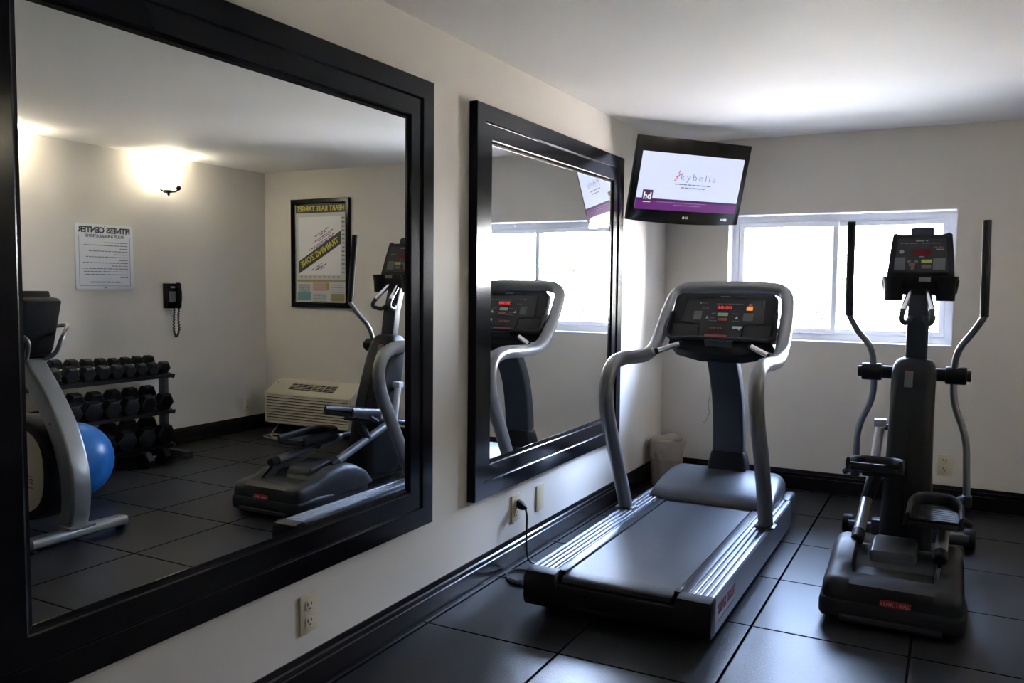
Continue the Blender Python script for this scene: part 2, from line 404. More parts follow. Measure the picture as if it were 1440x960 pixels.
# base frame under the deck
fr = MB()
for s in (-1, 1):
    fr.box((CX + s * .25 - .03, 2.95, .045), (CX + s * .25 + .03, 4.6, .11), .006)
    fr.box((CX + s * .34 - .03, 2.86, .002), (CX + s * .34 + .03, 2.95, .06), .01)
    fr.box((CX + s * .34 - .03, 4.55, .002), (CX + s * .34 + .03, 4.65, .08), .01)
fr.box((CX - .36, 2.9, .06), (CX + .36, 3.0, .1), .006).box((CX - .30, 4.50, .05), (CX + .30, 4.66, .2), .01)
fr.build('underframe', M['dark'], tm)
for s in (-1, 1):
    # ribbed aluminium foot rail with side skirt
    e, i = .400, .243
    pr = [(e, .045), (e, .182), (e - .006, .190)]
    x = e - .010
    for k in range(4):
        pr += [(x, .190), (x - .004, .1915), (x - .013, .1915), (x - .017, .190), (x - .019, .183), (x - .0225, .183)]; x -= .0245
    pr += [(x, .188), (x - .004, .188), (x - .006, .150), (e - .02, .14), (e - .02, .045)]
    MB().box((CX + s * i, 2.80, .14), (CX + s * (x - .0045), 4.50, .1845), .002).build('edge_trim', M['navy'], tm)
    MB().rings([[V((CX + s * a, y, z)) for a, z in pr] for y in (2.775, 4.50)]).build('foot_rail', M['alu'], tm, smooth=0)
# red maker name on the right skirt
b = MB(); pl_ = Plane((CX + .4003, 2.99, .115), (0, 1, 0), (0, 0, 1)); pl_.text(b, 'STAR TRAC', .062, 0, .012, .0004, bold=.001, squeeze=.9); pl_.lines(b, [(-.15, .12, -.032)], .0004, .008, 8); b.build('rail_lettering', M['redtext'], tm, smooth=0)
b = MB(); b.box((CX - .25, 2.80, .10), (CX + .25, 4.24, .170), .004); b.build('deck', M['dark'], tm)
bl = MB(); R = []
prf = [(2.752, .155), (2.757, .171), (2.772, .1785), (2.85, .180), (4.24, .180), (4.24, .165), (2.80, .165), (2.765, .14)]
bl.rings([[V((CX + x, y, z)) for y, z in prf] for x in (-.236, .236)]).build('running_belt', M['belt'], tm, smooth=30)
rc = MB()
cp = [(2.725, .05), (2.718, .075), (2.720, .165), (2.735, .186), (2.762, .192), (2.80, .192), (2.80, .045), (2.74, .04)]
cpm = [(2.728, .06), (2.722, .08), (2.724, .125), (2.732, .146), (2.745, .150), (2.80, .150), (2.80, .05), (2.745, .045)]
secs = [(-.402, .9, cp), (-.396, 1, cp), (-.262, 1, cp), (-.248, 1, cpm), (.248, 1, cpm), (.262, 1, cp), (.396, 1, cp), (.402, .9, cp)]
R = []
for x, k, c_ in secs:
    my, mz = 2.76, .115
    R.append([V((CX + x, my + (y - my) * k, mz + (z - mz) * k)) for y, z in c_])
rc.rings(R).build('rear_end_cap', M['dark'], tm, smooth=40)
for s in (-1, 1):
    b = MB(); b.box((CX + s * .247 - .012, 2.79, .178), (CX + s * .247 + .012, 2.86, .1925), .004); b.build('belt_guide', M['dark'], tm)
# motor hood
hd = MB(); R = []
for y, hw, z, rr in ((4.205, .345, .186, .01), (4.215, .345, .205, .012), (4.30, .348, .245, .03), (4.42, .350, .280, .05), (4.55, .347, .303, .065), (4.65, .340, .306, .07), (4.72, .325, .285, .07), (4.765, .30, .235, .06)):
    R.append(rrect((CX, y, (z + .06) / 2), (1, 0, 0), (0, 0, 1), hw, (z - .06) / 2, rr, 5))
hd.rings(R).build('motor_hood', M['hood'], tm, smooth=40)
for s in (-1, 1):
    b = MB(); b.rings([rrect((CX + s * .368, y, .06 + hh / 2), (1, 0, 0), (0, 0, 1), w_, hh / 2, .02, 4) for y, w_, hh in ((4.49, .026, .135), (4.56, .030, .15), (4.66, .03, .145), (4.74, .022, .10))]); b.build('front_corner_cover', M['hood'], tm, smooth=40)
# central post
bt = MB(); bt.rings([rrect((CX, y, z), (1, 0, 0), (0, 1, 0), a, d, .02, 3) for y, z, a, d in ((4.665, .27, .115, .075), (4.668, .34, .112, .068), (4.672, .40, .100, .056), (4.670, .412, .092, .05))]).build('post_boot', M['dark'], tm)
ps = MB(); R = []
pc = catmull([(CX, 4.672, .36), (CX, 4.655, .55), (CX, 4.605, .75), (CX, 4.505, .92), (CX, 4.40, 1.06), (CX, 4.36, 1.12)], 6)
for i, p in enumerate(pc):
    tg = (pc[min(i + 1, len(pc) - 1)] - pc[max(i - 1, 0)]).normalized(); nn = V((1, 0, 0)).cross(tg)
    f = i / (len(pc) - 1); R.append(rrect(p, (1, 0, 0), nn, .094 - .012 * f, .042, .012, 3))
ps.rings(R).build('post', M['hood'], tm, smooth=40)
# handrails and console loop: one continuous silver tube
def railpts(s):
    return [(CX + s * .373, 3.905, .185), (CX + s * .378, 3.82, .36), (CX + s * .381, 3.70, .58), (CX + s * .378, 3.60, .76), (CX + s * .374, 3.575, .89), (CX + s * .368, 3.625, .985),
            (CX + s * .365, 3.76, 1.018), (CX + s * .363, 3.98, 1.012), (CX + s * .361, 4.16, 1.015), (CX + s * .357, 4.29, 1.055), (CX + s * .352, 4.40, 1.15), (CX + s * .346, 4.50, 1.26), (CX + s * .328, 4.575, 1.345)]
L = railpts(-1) + [(CX - .27, 4.603, 1.388), (CX - .14, 4.615, 1.397), (CX, 4.62, 1.398), (CX + .14, 4.615, 1.397), (CX + .27, 4.603, 1.388)] + list(reversed(railpts(1)))
pts = catmull(L, 6); rad = []
for p in pts: rad.append(.0375)
MB().tube(pts, rad, 16).build('handrail', M['silver'], tm, smooth=60)
for s in (-1, 1):
    b = MB(); b.rings([rrect((CX + s * .373, 3.905, z), (1, 0, 0), (0, 1, 0), a, a, .02, 4) for z, a in ((.189, .052), (.197, .05), (.203, .042))]); b.build('rail_foot', M['hood'], tm)
# console
U_ = V((1, 0, 0)); Wc = V((0, .16, .275)).normalized(); NC = U_.cross(Wc)
cc = V((CX, 4.425, 1.235)); CP = Plane(cc, U_, Wc)
b = MB(); o_ = [(-.312, -.135), (-.288, -.165), (.288, -.165), (.312, -.135), (.294, .125), (.265, .152), (-.265, .152), (-.294, .125)]
CP.poly(b, o_, -.055, 0, .012); con = b.build('console', M['dark'], tm, smooth=45)
b = MB(); CP.poly(b, [(-.300, -.17), (-.265, -.205), (-.12, -.240), (.12, -.240), (.265, -.205), (.300, -.17), (.29, -.10), (-.29, -.10)], -.13, -.02, .015); b.build('console_base', M['dark'], con, smooth=45)
b = MB()
rim = fillet([CP.p(-.298, .02, .004), CP.p(-.310, -.130, .02), CP.p(-.280, -.168, .03), CP.p(-.12, -.160, .032), CP.p(.12, -.160, .032), CP.p(.280, -.168, .03), CP.p(.310, -.130, .02), CP.p(.298, .02, .004)], .03)
b.tube(rim, .010, 8); b.build('console_rim', M['char'], con)
b = MB(); CP.poly(b, [(-.115, -.155), (.115, -.155), (.125, -.06), (.235, -.045), (.225, .105), (-.225, .105), (-.235, -.045), (-.125, -.06)], .0005, .006, .002); face = b.build('console_face', M['panel'], con, smooth=0); face = con
for s in (-1, 1):
    b = MB(); u0, u1 = sorted((s * .128, s * .280)); CP.box(b, u0, -.15, u1, -.06, .0005, .003, .001); b.build('cup_well', M['slot'], con, smooth=0)
for u0, u1 in ((-.125, -.035), (.03, .125)):
    b = MB(); CP.box(b, u0, .122, u1, .132, .0005, .004, .002); b.build('speaker_slot', M['slot'], con, smooth=0)
b = MB(); CP.box(b, -.03, .124, .024, .130, .0005, .003, .001); b.build('console_badge', M['greyprint'], con, smooth=0)
b = MB(); CP.text(b, '30:00', .030, .005, .050, .0064, bold=.0002, squeeze=1.3); b.build('time_display', M['led'], face, smooth=0)
b = MB(); CP.box(b, .130, .035, .165, .060, .006, .0068); b.build('effort_display', M['orange'], face, smooth=0)
b = MB(); CP.box(b, .140, .062, .160, .078, .006, .0068); CP.box(b, -.02, -.035, .03, -.018, .006, .0075, .001); CP.box(b, -.085, -.138, .04, -.126, .006, .0068); CP.box(b, -.075, -.02, -.045, -.016, .006, .0066); CP.lines(b, [(-.065, .01, -.083)], .006, .007, 15); b.build('red_lettering', M['redtext'], face, smooth=0)
b = MB(); CP.lines(b, [(-.13, -.10, .078), (-.045, .11, .075)], .006, .005, 16); CP.lines(b, [(-.125, -.085, .045), (-.065, -.035, .012), (.055, .085, .012), (-.075, -.03, -.036), (.06, .10, -.036)], .006, .005, 17)
CP.box(b, -.168, -.031, -.122, .026, .006, .0064); CP.box(b, .117, -.033, .173, .017, .006, .0064)
for k in range(4): CP.box(b, -.165, -.028 + k * .014, -.125, -.019 + k * .014, .006, .0072, .0004)
for k in range(3):
    for j in range(3): CP.box(b, .12 + k * .018, -.03 + j * .016, .134 + k * .018, -.018 + j * .016, .006, .0072, .0004)
b.build('key_pad', M['keygrey'], face, smooth=0)
b = MB(); CP.box(b, -.03, -.004, .03, .016, .006, .0078, .002); b.build('start_key', M['green'], face, smooth=0)
b = MB(); CP.poly(b, [(.065, -.068), (.125, -.068), (.115, -.082), (.105, -.095), (.095, -.084), (.067, -.085)], .006, .0068); CP.poly(b, [(-.095, -.022), (-.088, -.005), (-.079, -.022)], .006, .0068); CP.poly(b, [(.072, -.022), (.083, -.002), (.090, -.022)], .006, .0068); CP.poly(b, [(-.145, .078), (-.132, .083), (-.136, .075)], .006, .0068); b.build('white_lettering', M['white'], face, smooth=0)
for s in (-1, 1):
    b = MB(); b.rod(CP.p(s * .29, -.075, -.03), CP.p(s * .348, -.068, -.02), .013); b.build('console_stay', M['char'], tm)
    b = MB(); b.rod((CX + s * .355, 4.17, 1.017), (CX + s * .325, 4.185, 1.028), .026); b.build('grip_socket', M['silver'], tm)
    g0, g1 = V((CX + s * .330, 4.18, 1.026)), V((CX + s * .205, 4.255, 1.075))
    b = MB(); gq = [g0, g0.lerp(g1, .175), g0.lerp(g1, .18), g1 + (g1 - g0) * .12]; b.tube(gq, [.0195, .0195, .014, .014], 12); gb = b.build('pulse_grip', M['dark'], tm)
    b = MB(); b.tube([g0.lerp(g1, .18), g1], .0165, 12); b.build('contact_plate', M['chrome'], gb)

# ------------------------------------------------------------------ elliptical trainer
EX = 1.727
el = thing('elliptical_trainer', 'tall charcoal elliptical trainer with moving handles in front of the window', 'elliptical trainer', (EX, 4.0, 0))
b = MB(); b.box((EX - .05, 3.95, .03), (EX + .05, 4.68, .10), .01); b.rod((EX - .30, 4.64, .06), (EX + .30, 4.64, .06), .032); b.box((EX - .045, 3.9, .05), (EX + .045, 4.2, .13), .01)
b.box((EX - .18, 4.60, .03), (EX + .18, 4.68, .12), .012); b.build('main_frame', M['hood'], el)
for s in (-1, 1):
    b = MB(); b.lathe([(.012, -.03), (.05, -.028), (.056, -.018), (.056, .018), (.05, .028), (.012, .03)], (EX + s * .305, 4.68, .058), 'x', 20); b.build('transport_wheel', M['dark'], el)
# drive housing at the user's end
hs = MB(); R = []
for y, hw, z0, z1, rr in ((3.256, .215, .045, .095, .02), (3.262, .255, .03, .108, .025), (3.29, .276, .02, .118, .03), (3.45, .280, .02, .125, .03), (3.70, .262, .02, .125, .04), (3.90, .235, .02, .12, .04), (4.02, .19, .02, .10, .03)):
    R.append(rrect((EX, y, (z0 + z1) / 2), (1, 0, 0), (0, 0, 1), hw, (z1 - z0) / 2, rr, 5))
house = hs.rings(R).build('drive_housing', M['char'], el, smooth=50)
ub = MB(); R = []
out_ = [(3.264, .09), (3.262, .150), (3.272, .178), (3.31, .194), (3.44, .204), (3.48, .222), (3.60, .255), (3.72, .265), (3.82, .245), (3.93, .19), (4.0, .11)]
ctr_ = [(3.264, .09), (3.262, .150), (3.272, .178), (3.31, .190), (3.385, .194), (3.40, .172), (3.52, .185), (3.56, .215), (3.72, .225), (3.90, .18), (3.98, .11)]
cpt = (3.62, .12)
def shr(o, k): return [(cpt[0] + (y - cpt[0]) * (1 - (1 - k) * .35), .09 + (z - .09) * k) for y, z in o]
for x, o_, k in ((-.268, out_, .55), (-.262, out_, .82), (-.248, out_, .95), (-.225, out_, 1), (-.168, out_, 1), (-.156, ctr_, 1), (.156, ctr_, 1), (.168, out_, 1), (.225, out_, 1), (.248, out_, .95), (.262, out_, .82), (.268, out_, .55)):
    R.append([V((EX + x, y, z)) for y, z in shr(o_, k)])
ub.rings(R).build('upper_cover', M['char'], house, smooth=50)
b = MB(); R = []
for x, d in ((-.19, .006), (-.17, 0), (.17, 0), (.19, .006)):
    R.append([V((EX + x, 3.262 + d + a, z)) for a, z in ((0.006, .022), (-.012, .024), (-.018, .034), (-.016, .046), (-.004, .052), (.02, .054), (.02, .022))])
b.rings(R).build('step_bumper', M['hood'], house)
b = MB(); b.add(text_bm('STAR TRAC', .028, (EX + .02, 3.2598, .122), (1, 0, 0), (0, .15, 1), bold=.0006, squeeze=.8)); b.build('maker_lettering', M['rose'], house, smooth=0)
b = MB(); b.rings([rrect((EX + .02, y, .122), (1, 0, 0), (0, 0, 1), .058, .014, .0138, 5) for y in (3.2602, 3.268)]); b.build('maker_badge', M['red'], house)
b = MB(); b.prism([(3.405, .176), (3.51, .188), (3.51, .18), (3.405, .165)], 'x', EX - .15, EX + .15, .002); b.build('slot_cover', M['slot'], house)
b = MB(); b.rings([rrect((EX - .012, y, z), (1, 0, 0), (0, .35, 1), w_, h_, .015, 4) for y, z, w_, h_ in ((3.545, .205, .086, .018), (3.565, .220, .094, .026), (3.72, .236, .094, .034), (3.80, .225, .086, .03))]); b.build('flywheel_cover', M['hood'], house)
# column shroud, pole
b = MB(); R = []
for z, y, hw, d in ((.09, 4.33, .122, .17), (.20, 4.34, .120, .17), (.45, 4.37, .108, .155), (.70, 4.43, .104, .135), (.90, 4.49, .105, .11), (.965, 4.51, .104, .098), (1.000, 4.52, .098, .088), (1.025, 4.525, .082, .07), (1.037, 4.527, .055, .045)):
    R.append(rrect((EX + .008, y, z), (1, 0, 0), (0, 1, 0), hw, d, .045, 5))
colm = b.rings(R).build('column_shroud', M['dark'], el, smooth=50)
b = MB(); b.prism([(4.161, .2), (4.157, .22), (4.211, .46), (4.291, .70), (4.376, .88), (4.38, .88), (4.40, .7), (4.3, .2)], 'x', EX - .0, EX + .006); b.build('shroud_seam', M['gloss'], colm, smooth=0)
b = MB(); b.add(bmesh.new()); lp = Plane((EX - .012, 4.3925, .932), (1, 0, 0), (0, .47, 1)); lp.box(b, -.02, -.045, .02, .045, .001, .003); b.build('warning_label', M['keygrey'], colm, smooth=0)
b = MB(); lp.box(b, -.018, .028, .018, .04, .003, .0035); b.build('warning_strip', M['redtext'], colm, smooth=0)
b = MB(); b.rings([rrect((EX + .014, y, z), (1, 0, 0), (0, 1, 0), .052, .04, .014, 4) for z, y in ((.99, 4.535), (1.2, 4.57), (1.40, 4.64), (1.47, 4.66))]); b.build('console_pole', M['navy'], el)
# pivot axle
b = MB(); b.rod((EX - .275, 4.595, .945), (EX + .275, 4.595, .945), .030, 14); b.build('pivot_axle', M['dark'], el)
for s in (-1, 1):
    if s < 0:
        top, bot, tb, t2, pv, l1, l2, l3 = (1.411, 4.395, 1.752), (1.405, 4.49, 1.255), (1.442, 4.535, 1.175), (1.522, 4.565, 1.08), (1.532, 4.595, .945), (1.532, 4.64, .80), (1.452, 4.672, .62), (1.447, 4.71, .36)
    else:
        top, bot, tb, t2, pv, l1, l2, l3 = (2.041, 4.525, 1.752), (2.046, 4.475, 1.262), (2.000, 4.50, 1.18), (1.930, 4.56, 1.08), (1.922, 4.595, .945), (1.924, 4.60, .80), (1.994, 4.595, .62), (2.008, 4.56, .29)
    b = MB(); tp = fillet([V(top).lerp(V(bot), .93), bot, tb, t2, pv], .07); tp2 = fillet([pv, l1, l2, l3], .08)
    b.tube(tp, .0165, 12); b.tube(tp2, .0175, 12); arm = b.build('moving_handle', M['silver'], el)
    b = MB(); b.tube([top, V(top).lerp(V(bot), .5), bot], .0205, 12); b.build('foam_grip', M['foam'], arm)
    b = MB(); x0 = pv[0]; b.lathe([(.02, -.052), (.045, -.05), (.047, -.04), (.047, .04), (.045, .05), (.02, .052)], (x0 + s * .01, pv[1], pv[2]), 'x', 20); b.lathe([(.033, -.06), (.036, .06)], (x0 - s * .05, pv[1], pv[2]), 'x', 16); b.build('pivot_collar', M['dark'], arm)
    b = MB(); b.box((l3[0] - .024, l3[1] - .03, l3[2] - .03), (l3[0] + .024, l3[1] + .03, l3[2] + .03), .01); b.build('joint_clevis', M['hood'], arm)
    # pedal arm
    if s < 0: tip, fr_, lk = V((1.56, 3.70, .262)), V((1.568, 4.27, .425)), V((1.47, 4.70, .37))
    else: tip, fr_, lk = V((1.90, 3.53, .268)), V((1.915, 4.20, .325)), V((1.985, 4.55, .30))
    d = (fr_ - tip).normalized()
    b = MB(); b.tube([tip + d * .03, tip.lerp(fr_, .5), fr_], .026, 14); pa = b.build('pedal_arm', M['silver'], el)
    b = MB(); b.tube([tip - d * .035, tip - d * .028, tip + d * .035], [.02, .028, .03], 14); b.build('arm_end_cap', M['dark'], pa)
    b = MB(); b.tube(fillet([fr_ - d * .02, fr_ + d * .06, lk], .05), .018, 10); b.build('arm_link', M['char'], pa)
    if s < 0:
        k0, k1 = V((1.566, 4.35, .43)), V((1.586, 4.43, .665))
        b = MB(); b.tube([k0, k1], .024, 14); lt = b.build('link_tube', M['bright'], el)
        b = MB(); b.box((k1.x - .030, k1.y - .026, k1.z + .004), (k1.x + .030, k1.y + .026, k1.z + .044), .004); b.build('link_bracket', M['bright'], lt)
        b = MB(); b.rod((k1.x, k1.y + .01, k1.z), (EX + .008 - .09, k1.y + .01, k1.z), .016); b.build('link_pin', M['char'], lt)
        b = MB(); b.tube([k0 + V((0, 0, .01)), fr_ - d * .03], .022, 10); b.build('link_joint', M['char'], lt)
    b = MB(); b.tube([tip - d * .005 + V((0, 0, -.02)), V((1.532, 3.44, .190)) if s < 0 else V((1.893, 3.40, .176))], .009, 8); b.build('crank_rod', M['gloss'], pa)
    # pedal
    if s < 0: c0, c1, w0 = V((1.607, 3.80, .566)), V((1.607, 4.20, .482)), .118
    else: c0, c1, w0 = V((1.870, 3.65, .372)), V((1.870, 4.05, .366)), .112
    Yp = (c1 - c0).normalized(); Np = V((1, 0, 0)).cross(Yp); ln = (c1 - c0).length
    PP = Plane(c0, (1, 0, 0), Yp)
    b = MB(); PP.poly(b, [(-w0, .02), (-w0 + .02, 0), (w0 - .02, 0), (w0, .02), (w0, ln * .7), (w0 * .62, ln), (-w0 * .62, ln), (-w0, ln * .7)], -.018, .008, .006); pd = b.build('pedal', M['pedal'], el)
    b = MB(); 
    rim = fillet([PP.p(-w0 + .006, .01, .012), PP.p(-w0 + .006, ln * .7, .028), PP.p(-w0 * .6, ln - .01, .036), PP.p(w0 * .6, ln - .01, .036), PP.p(w0 - .006, ln * .7, .028), PP.p(w0 - .006, .01, .012)], .05)
    b.tube(rim, .030, 12, ry=.012, up=Np); b.build('pedal_rim', M['char'], pd)
    b = MB()
    for k in range(7): PP.box(b, -w0 * .72, .05 + k * .04, w0 * .72, .07 + k * .04, .007, .0095)
    b.build('pedal_tread', M['pedal'], pd, smooth=0)
    b = MB(); PP.box(b, -w0 + .012, .002, w0 - .012, .012, .006, .020, .003); b.build('heel_bar', M['gloss'], pd)
    mid = tip.lerp(fr_, .62); pm = c0.lerp(c1, .5) - Np * .02
    b = MB(); b.tube([mid, pm], .03, 10); PP.box(b, -.06, ln * .35, .06, ln * .75, -.04, -.017, .006)
    lkp = PP.p(s * (w0 - .005), ln * .5, -.005); b.tube([lkp, lkp + V((s * .035, .03, -.03))], .016, 8); b.build('pedal_bracket', M['char'], pd)
    if s < 0: b = MB(); PP.box(b, -w0 - .012, ln * .72, -w0 - .0085, ln * .90, -.002, .03, .001); b.build('pedal_label', M['rose'], pd, smooth=0)
# console
CY = 4.60
Wc = V((0, .076, .219)).normalized(); EP = Plane((EX + .012, 4.690, 1.570), (1, 0, 0), Wc)
b = MB(); EP.poly(b, [(-.166, -.105), (.166, -.105), (.158, .02), (.147, .138), (.132, .148), (.104, .138), (-.104, .138), (-.132, .148), (-.147, .138), (-.158, .02)], -.05, 0, .008); ec = b.build('console', M['dark'], el)
b = MB(); EP.poly(b, [(-.060, .12), (.060, .12), (.057, .178), (.03, .185), (-.03, .185), (-.057, .178)], -.04, -.004, .008); b.build('console_cap', M['navy'], ec)
b = MB(); R = []
for z, hw, d, rr in ((1.368, .165, .05, .045), (1.378, .180, .062, .05), (1.42, .186, .072, .05), (1.445, .19, .076, .05), (1.468, .178, .07, .05)):
    R.append(rrect((EX + .012, 4.640, z), (1, 0, 0), (0, 1, 0), hw, d, rr, 5))
b.rings(R); tray = b.build('console_tray', M['dark'], ec)
for s in (-1, 1):
    b = MB(); b.lathe([(.046, -.062), (.052, .03), (.060, .055), (.060, .066), (.046, .066), (.040, -.02)], (EX + .012 + s * .125, 4.60, 1.40), 'z', 20); b.build('cup_holder', M['dark'], ec)
b = MB(); EP.poly(b, [(-.135, -.085), (.135, -.085), (.118, .112), (-.118, .112)], .0003, .003); b.build('console_face', M['panel'], ec, smooth=0); ef = ec
b = MB(); EP.box(b, -.055, .012, .058, .052, .003, .0045, .001); b.build('display_window', M['slot'], ef, smooth=0)
b = MB(); EP.box(b, -.038, .016, .045, .048, .0045, .005); b.build('led_display', M['ledw'], ef, smooth=0)
b = MB(); EP.lines(b, [(-.105, -.02, .083), (.0, .10, .083), (.06, .105, .060)], .003, .005, 21); b.build('red_lettering', M['redtext'], ef, smooth=0)
b = MB(); EP.lines(b, [(-.03, .03, .098)], .003, .008, 22); EP.lines(b, [(.07, .11, .047), (-.01, .015, .005)], .003, .005, 23); EP.poly(b, [(-.098 + .013 * math.cos(k * .628), .035 + .011 * math.sin(k * .628)) for k in range(10)], .003, .0045); b.build('grey_lettering', M['greyprint'], ef, smooth=0)
b = MB()
EP.box(b, -.131, -.071, -.077, .002, .003, .0034)
for k in range(4): EP.box(b, -.128, -.068 + k * .016, -.080, -.056 + k * .016, .003, .0045, .0004)
b.build('key_pad', M['keygrey'], ef, smooth=0)
b = MB(); EP.box(b, .059, -.071, .119, -.005, .003, .0034)
for k in range(3):
    for j in range(4): EP.box(b, .062 + k * .019, -.068 + j * .016, .076 + k * .019, -.056 + j * .016, .003, .0045, .0004)
b.build('key_pad', M['keygrey'], ef, smooth=0)
b = MB(); EP.box(b, .004, -.064, .050, -.042, .003, .005, .001); b.build('stop_key', M['keygrey'], ef, smooth=0)
for u, v in ((-.058, -.022), (-.022, -.022), (-.040, -.060)):
    b = MB(); EP.box(b, u - .008, v - .008, u + .008, v + .008, .003, .0045); b.build('level_key', M['keygrey'], ef, smooth=0)
b = MB(); EP.box(b, .002, -.032, .054, -.012, .003, .005, .001); b.build('start_key', M['lime'], ef, smooth=0)
b = MB(); EP.box(b, -.058, -.05, -.028, -.03, .003, .0046); b.build('heart_marking', M['redtext'], ef, smooth=0)
lb = MB(); lb.box((EX + .01, 4.559, 1.44), (EX + .066, 4.566, 1.462)); lb.build('tray_label', M['greyprint'], ec, smooth=0)
for s in (-1, 1):
    x = EX + .012
    gp = fillet([(x + s * .040, 4.585, 1.39), (x + s * .062, 4.485, 1.31), (x + s * .077, 4.418, 1.240), (x + s * .055, 4.52, 1.215), (x + s * .03, 4.56, 1.25)], .05)
    b = MB(); b.tube(gp, .0145, 12); g = b.build('pulse_handle', M['hood'], el)
    b = MB(); b.tube([V((x + s * .040, 4.585, 1.39)), V((x + s * .0625, 4.483, 1.308)), V((x + s * .068, 4.461, 1.286))], .0165, 12); b.build('contact_plate', M['chrome'], g)

# ------------------------------------------------------------------ exercise bike (seen in the near mirror)
BY = 2.435
bk = thing('exercise_bike', 'silver and black exercise bike facing the mirrors beside the blue ball', 'exercise bike', (2.75, BY, 0))
b = MB(); R = []
for y, k in ((2.150, .7), (2.16, 1), (2.71, 1), (2.72, .7)): R.append(rrect((2.255, y, .052), (1, 0, 0), (0, 0, 1), .045 * k, .026 * k, .018 * k, 4))
b.rings(R); b.box((2.21, BY - .075, .072), (2.35, BY + .075, .088), .004); b.build('front_stabiliser', M['silver'], bk)
b = MB(); R = []
for y, k in ((2.16, .7), (2.17, 1), (2.70, 1), (2.71, .7)): R.append(rrect((3.30, y, .052), (1, 0, 0), (0, 0, 1), .045 * k, .026 * k, .018 * k, 4))
b.rings(R); b.build('rear_stabiliser', M['silver'], bk)
for x in (2.255, 3.30):
    for y in (2.18, 2.69): b = MB(); b.lathe([(.02, 0), (.024, .004), (.022, .028)], (x, y, .0), 'z', 14); b.build('levelling_foot', M['dark'], bk)
fp = catmull([(2.295, BY, .075), (2.268, BY, .20), (2.272, BY, .36), (2.338, BY, .55), (2.462, BY, .74), (2.590, BY, .89), (2.65, BY, .97)], 6)
b = MB(); R = []
for i, p in enumerate(fp):
    tg = (fp[min(i + 1, len(fp) - 1)] - fp[max(i - 1, 0)]).normalized(); n_ = V((0, 1, 0)).cross(tg); f = i / (len(fp) - 1)
    R.append(rrect(p, (0, 1, 0), n_, .058, .046 + .012 * math.sin(math.pi * f), .018, 4))
col_ = b.rings(R).build('front_column', M['silver'], bk, smooth=50)
b = MB(); 
b.lathe([(.006, -.0605), (.006, -.058)], (2.385, BY, .63), 'y', 10); b.build('bolt', M['slot'], col_)
b = MB(); q = Plane((2.395, BY - .01, .715), (0, 1, 0), (.62, 0, 1)); q.box(b, -.028, -.012, .028, .012, .002, .004); b.build('column_label', M['signw'], col_, smooth=0)
# shroud: dark ring with a lighter side panel
def ov(cx, cz, rx, rz, n=28, e=2.6):
    o = []
    for k in range(n):
        a = 2 * math.pi * k / n; c_, s_ = math.cos(a), math.sin(a)
        o.append((cx + rx * math.copysign(abs(c_) ** (2 / e), c_), cz + rz * math.copysign(abs(s_) ** (2 / e), s_)))
    return o
b = MB(); b.prism(ov(2.70, .36, .33, .29), 'y', BY - .085, BY + .085, .02); sh = b.build('drive_shroud', M['dark'], bk, smooth=45)
b = MB()
for s in (-1, 1): b.prism(ov(2.66, .36, .25, .235), 'y', BY + s * .084, BY + s * .092, .003)
b.build('shroud_panel', M['cream'], sh, smooth=45)
b = MB(); b.add(text_bm('STAR TRAC', .04, (2.575, BY - .0925, .31), (1, 0, 0), (0, 0, 1), bold=.0005, squeeze=.75)); q = Plane((2.575, BY - .0922, .275), (1, 0, 0), (0, 0, 1)); q.lines(b, [(-.075, .075, 0), (-.075, .075, .062)], 0, .008, 31); b.build('maker_lettering', M['redtext'], sh, smooth=0)
b = MB(); b.rod((2.78, BY - .13, .34), (2.78, BY + .13, .34), .018); 
for s in (-1, 1): b.tube([V((2.78, BY + s * .125, .34)), V((2.78 + s * .10, BY + s * .135, .34 - s * .135))], .014, 10)
cr = b.build('crank', M['alu'], bk)
for s in (-1, 1): b = MB(); c_ = V((2.78 + s * .10, BY + s * .19, .34 - s * .135)); b.box(c_ - V((.05, .045, .012)), c_ + V((.05, .045, .012)), .008); b.build('pedal', M['dark'], cr)
b = MB(); b.tube([(2.60, BY, .10), (2.9, BY, .085), (3.30, BY, .07)], .04, 12); b.tube([(2.98, BY, .35), (3.08, BY, .62), (3.14, BY, .80)], .032, 12); b.build('rear_frame', M['silver'], bk)
b = MB(); R = []
for x, w_, z in ((2.99, .025, .835), (3.03, .045, .84), (3.14, .07, .845), (3.24, .125, .85), (3.30, .13, .852), (3.34, .10, .85)):
    R.append(rrect((x, BY, z), (0, 1, 0), (0, 0, 1), w_, .032, .03, 4))
b.rings(R).build('seat', M['foam'], bk, smooth=60)
hb = MB()
for s in (-1, 1): hb.tube(fillet([(2.63, BY + s * .03, .945), (2.53, BY + s * .085, .99), (2.49, BY + s * .09, 1.08), (2.58, BY + s * .20, 1.15), (2.82, BY + s * .21, 1.13)], .06), .013, 10)
hb.build('handlebar', M['silver'], bk)
b = MB(); b.prism([(2.51, 1.235), (2.495, 1.285), (2.52, 1.303), (2.60, 1.310), (2.84, 1.310), (2.90, 1.26), (2.94, 1.10), (2.90, .985), (2.80, .955), (2.66, .955), (2.60, .985), (2.575, 1.03)], 'y', BY - .105, BY + .105, .02); kb = b.build('console', M['dark'], bk, smooth=45)
b = MB(); b.prism([(2.555, 1.300), (2.57, 1.340), (2.74, 1.340), (2.76, 1.300)], 'y', BY - .08, BY + .08, .012); b.build('console_cap', M['dark'], kb, smooth=45)
q = Plane((2.9205, BY, 1.18), (0, 1, 0), (-.24, 0, .97)); b = MB(); q.box(b, -.085, -.075, .085, .075, .0, .004, .001); b.build('console_face', M['panel'], kb, smooth=0)
b = MB(); q.box(b, -.045, .02, .045, .05, .004, .005); b.build('display_window', M['ledw'], kb, smooth=0)
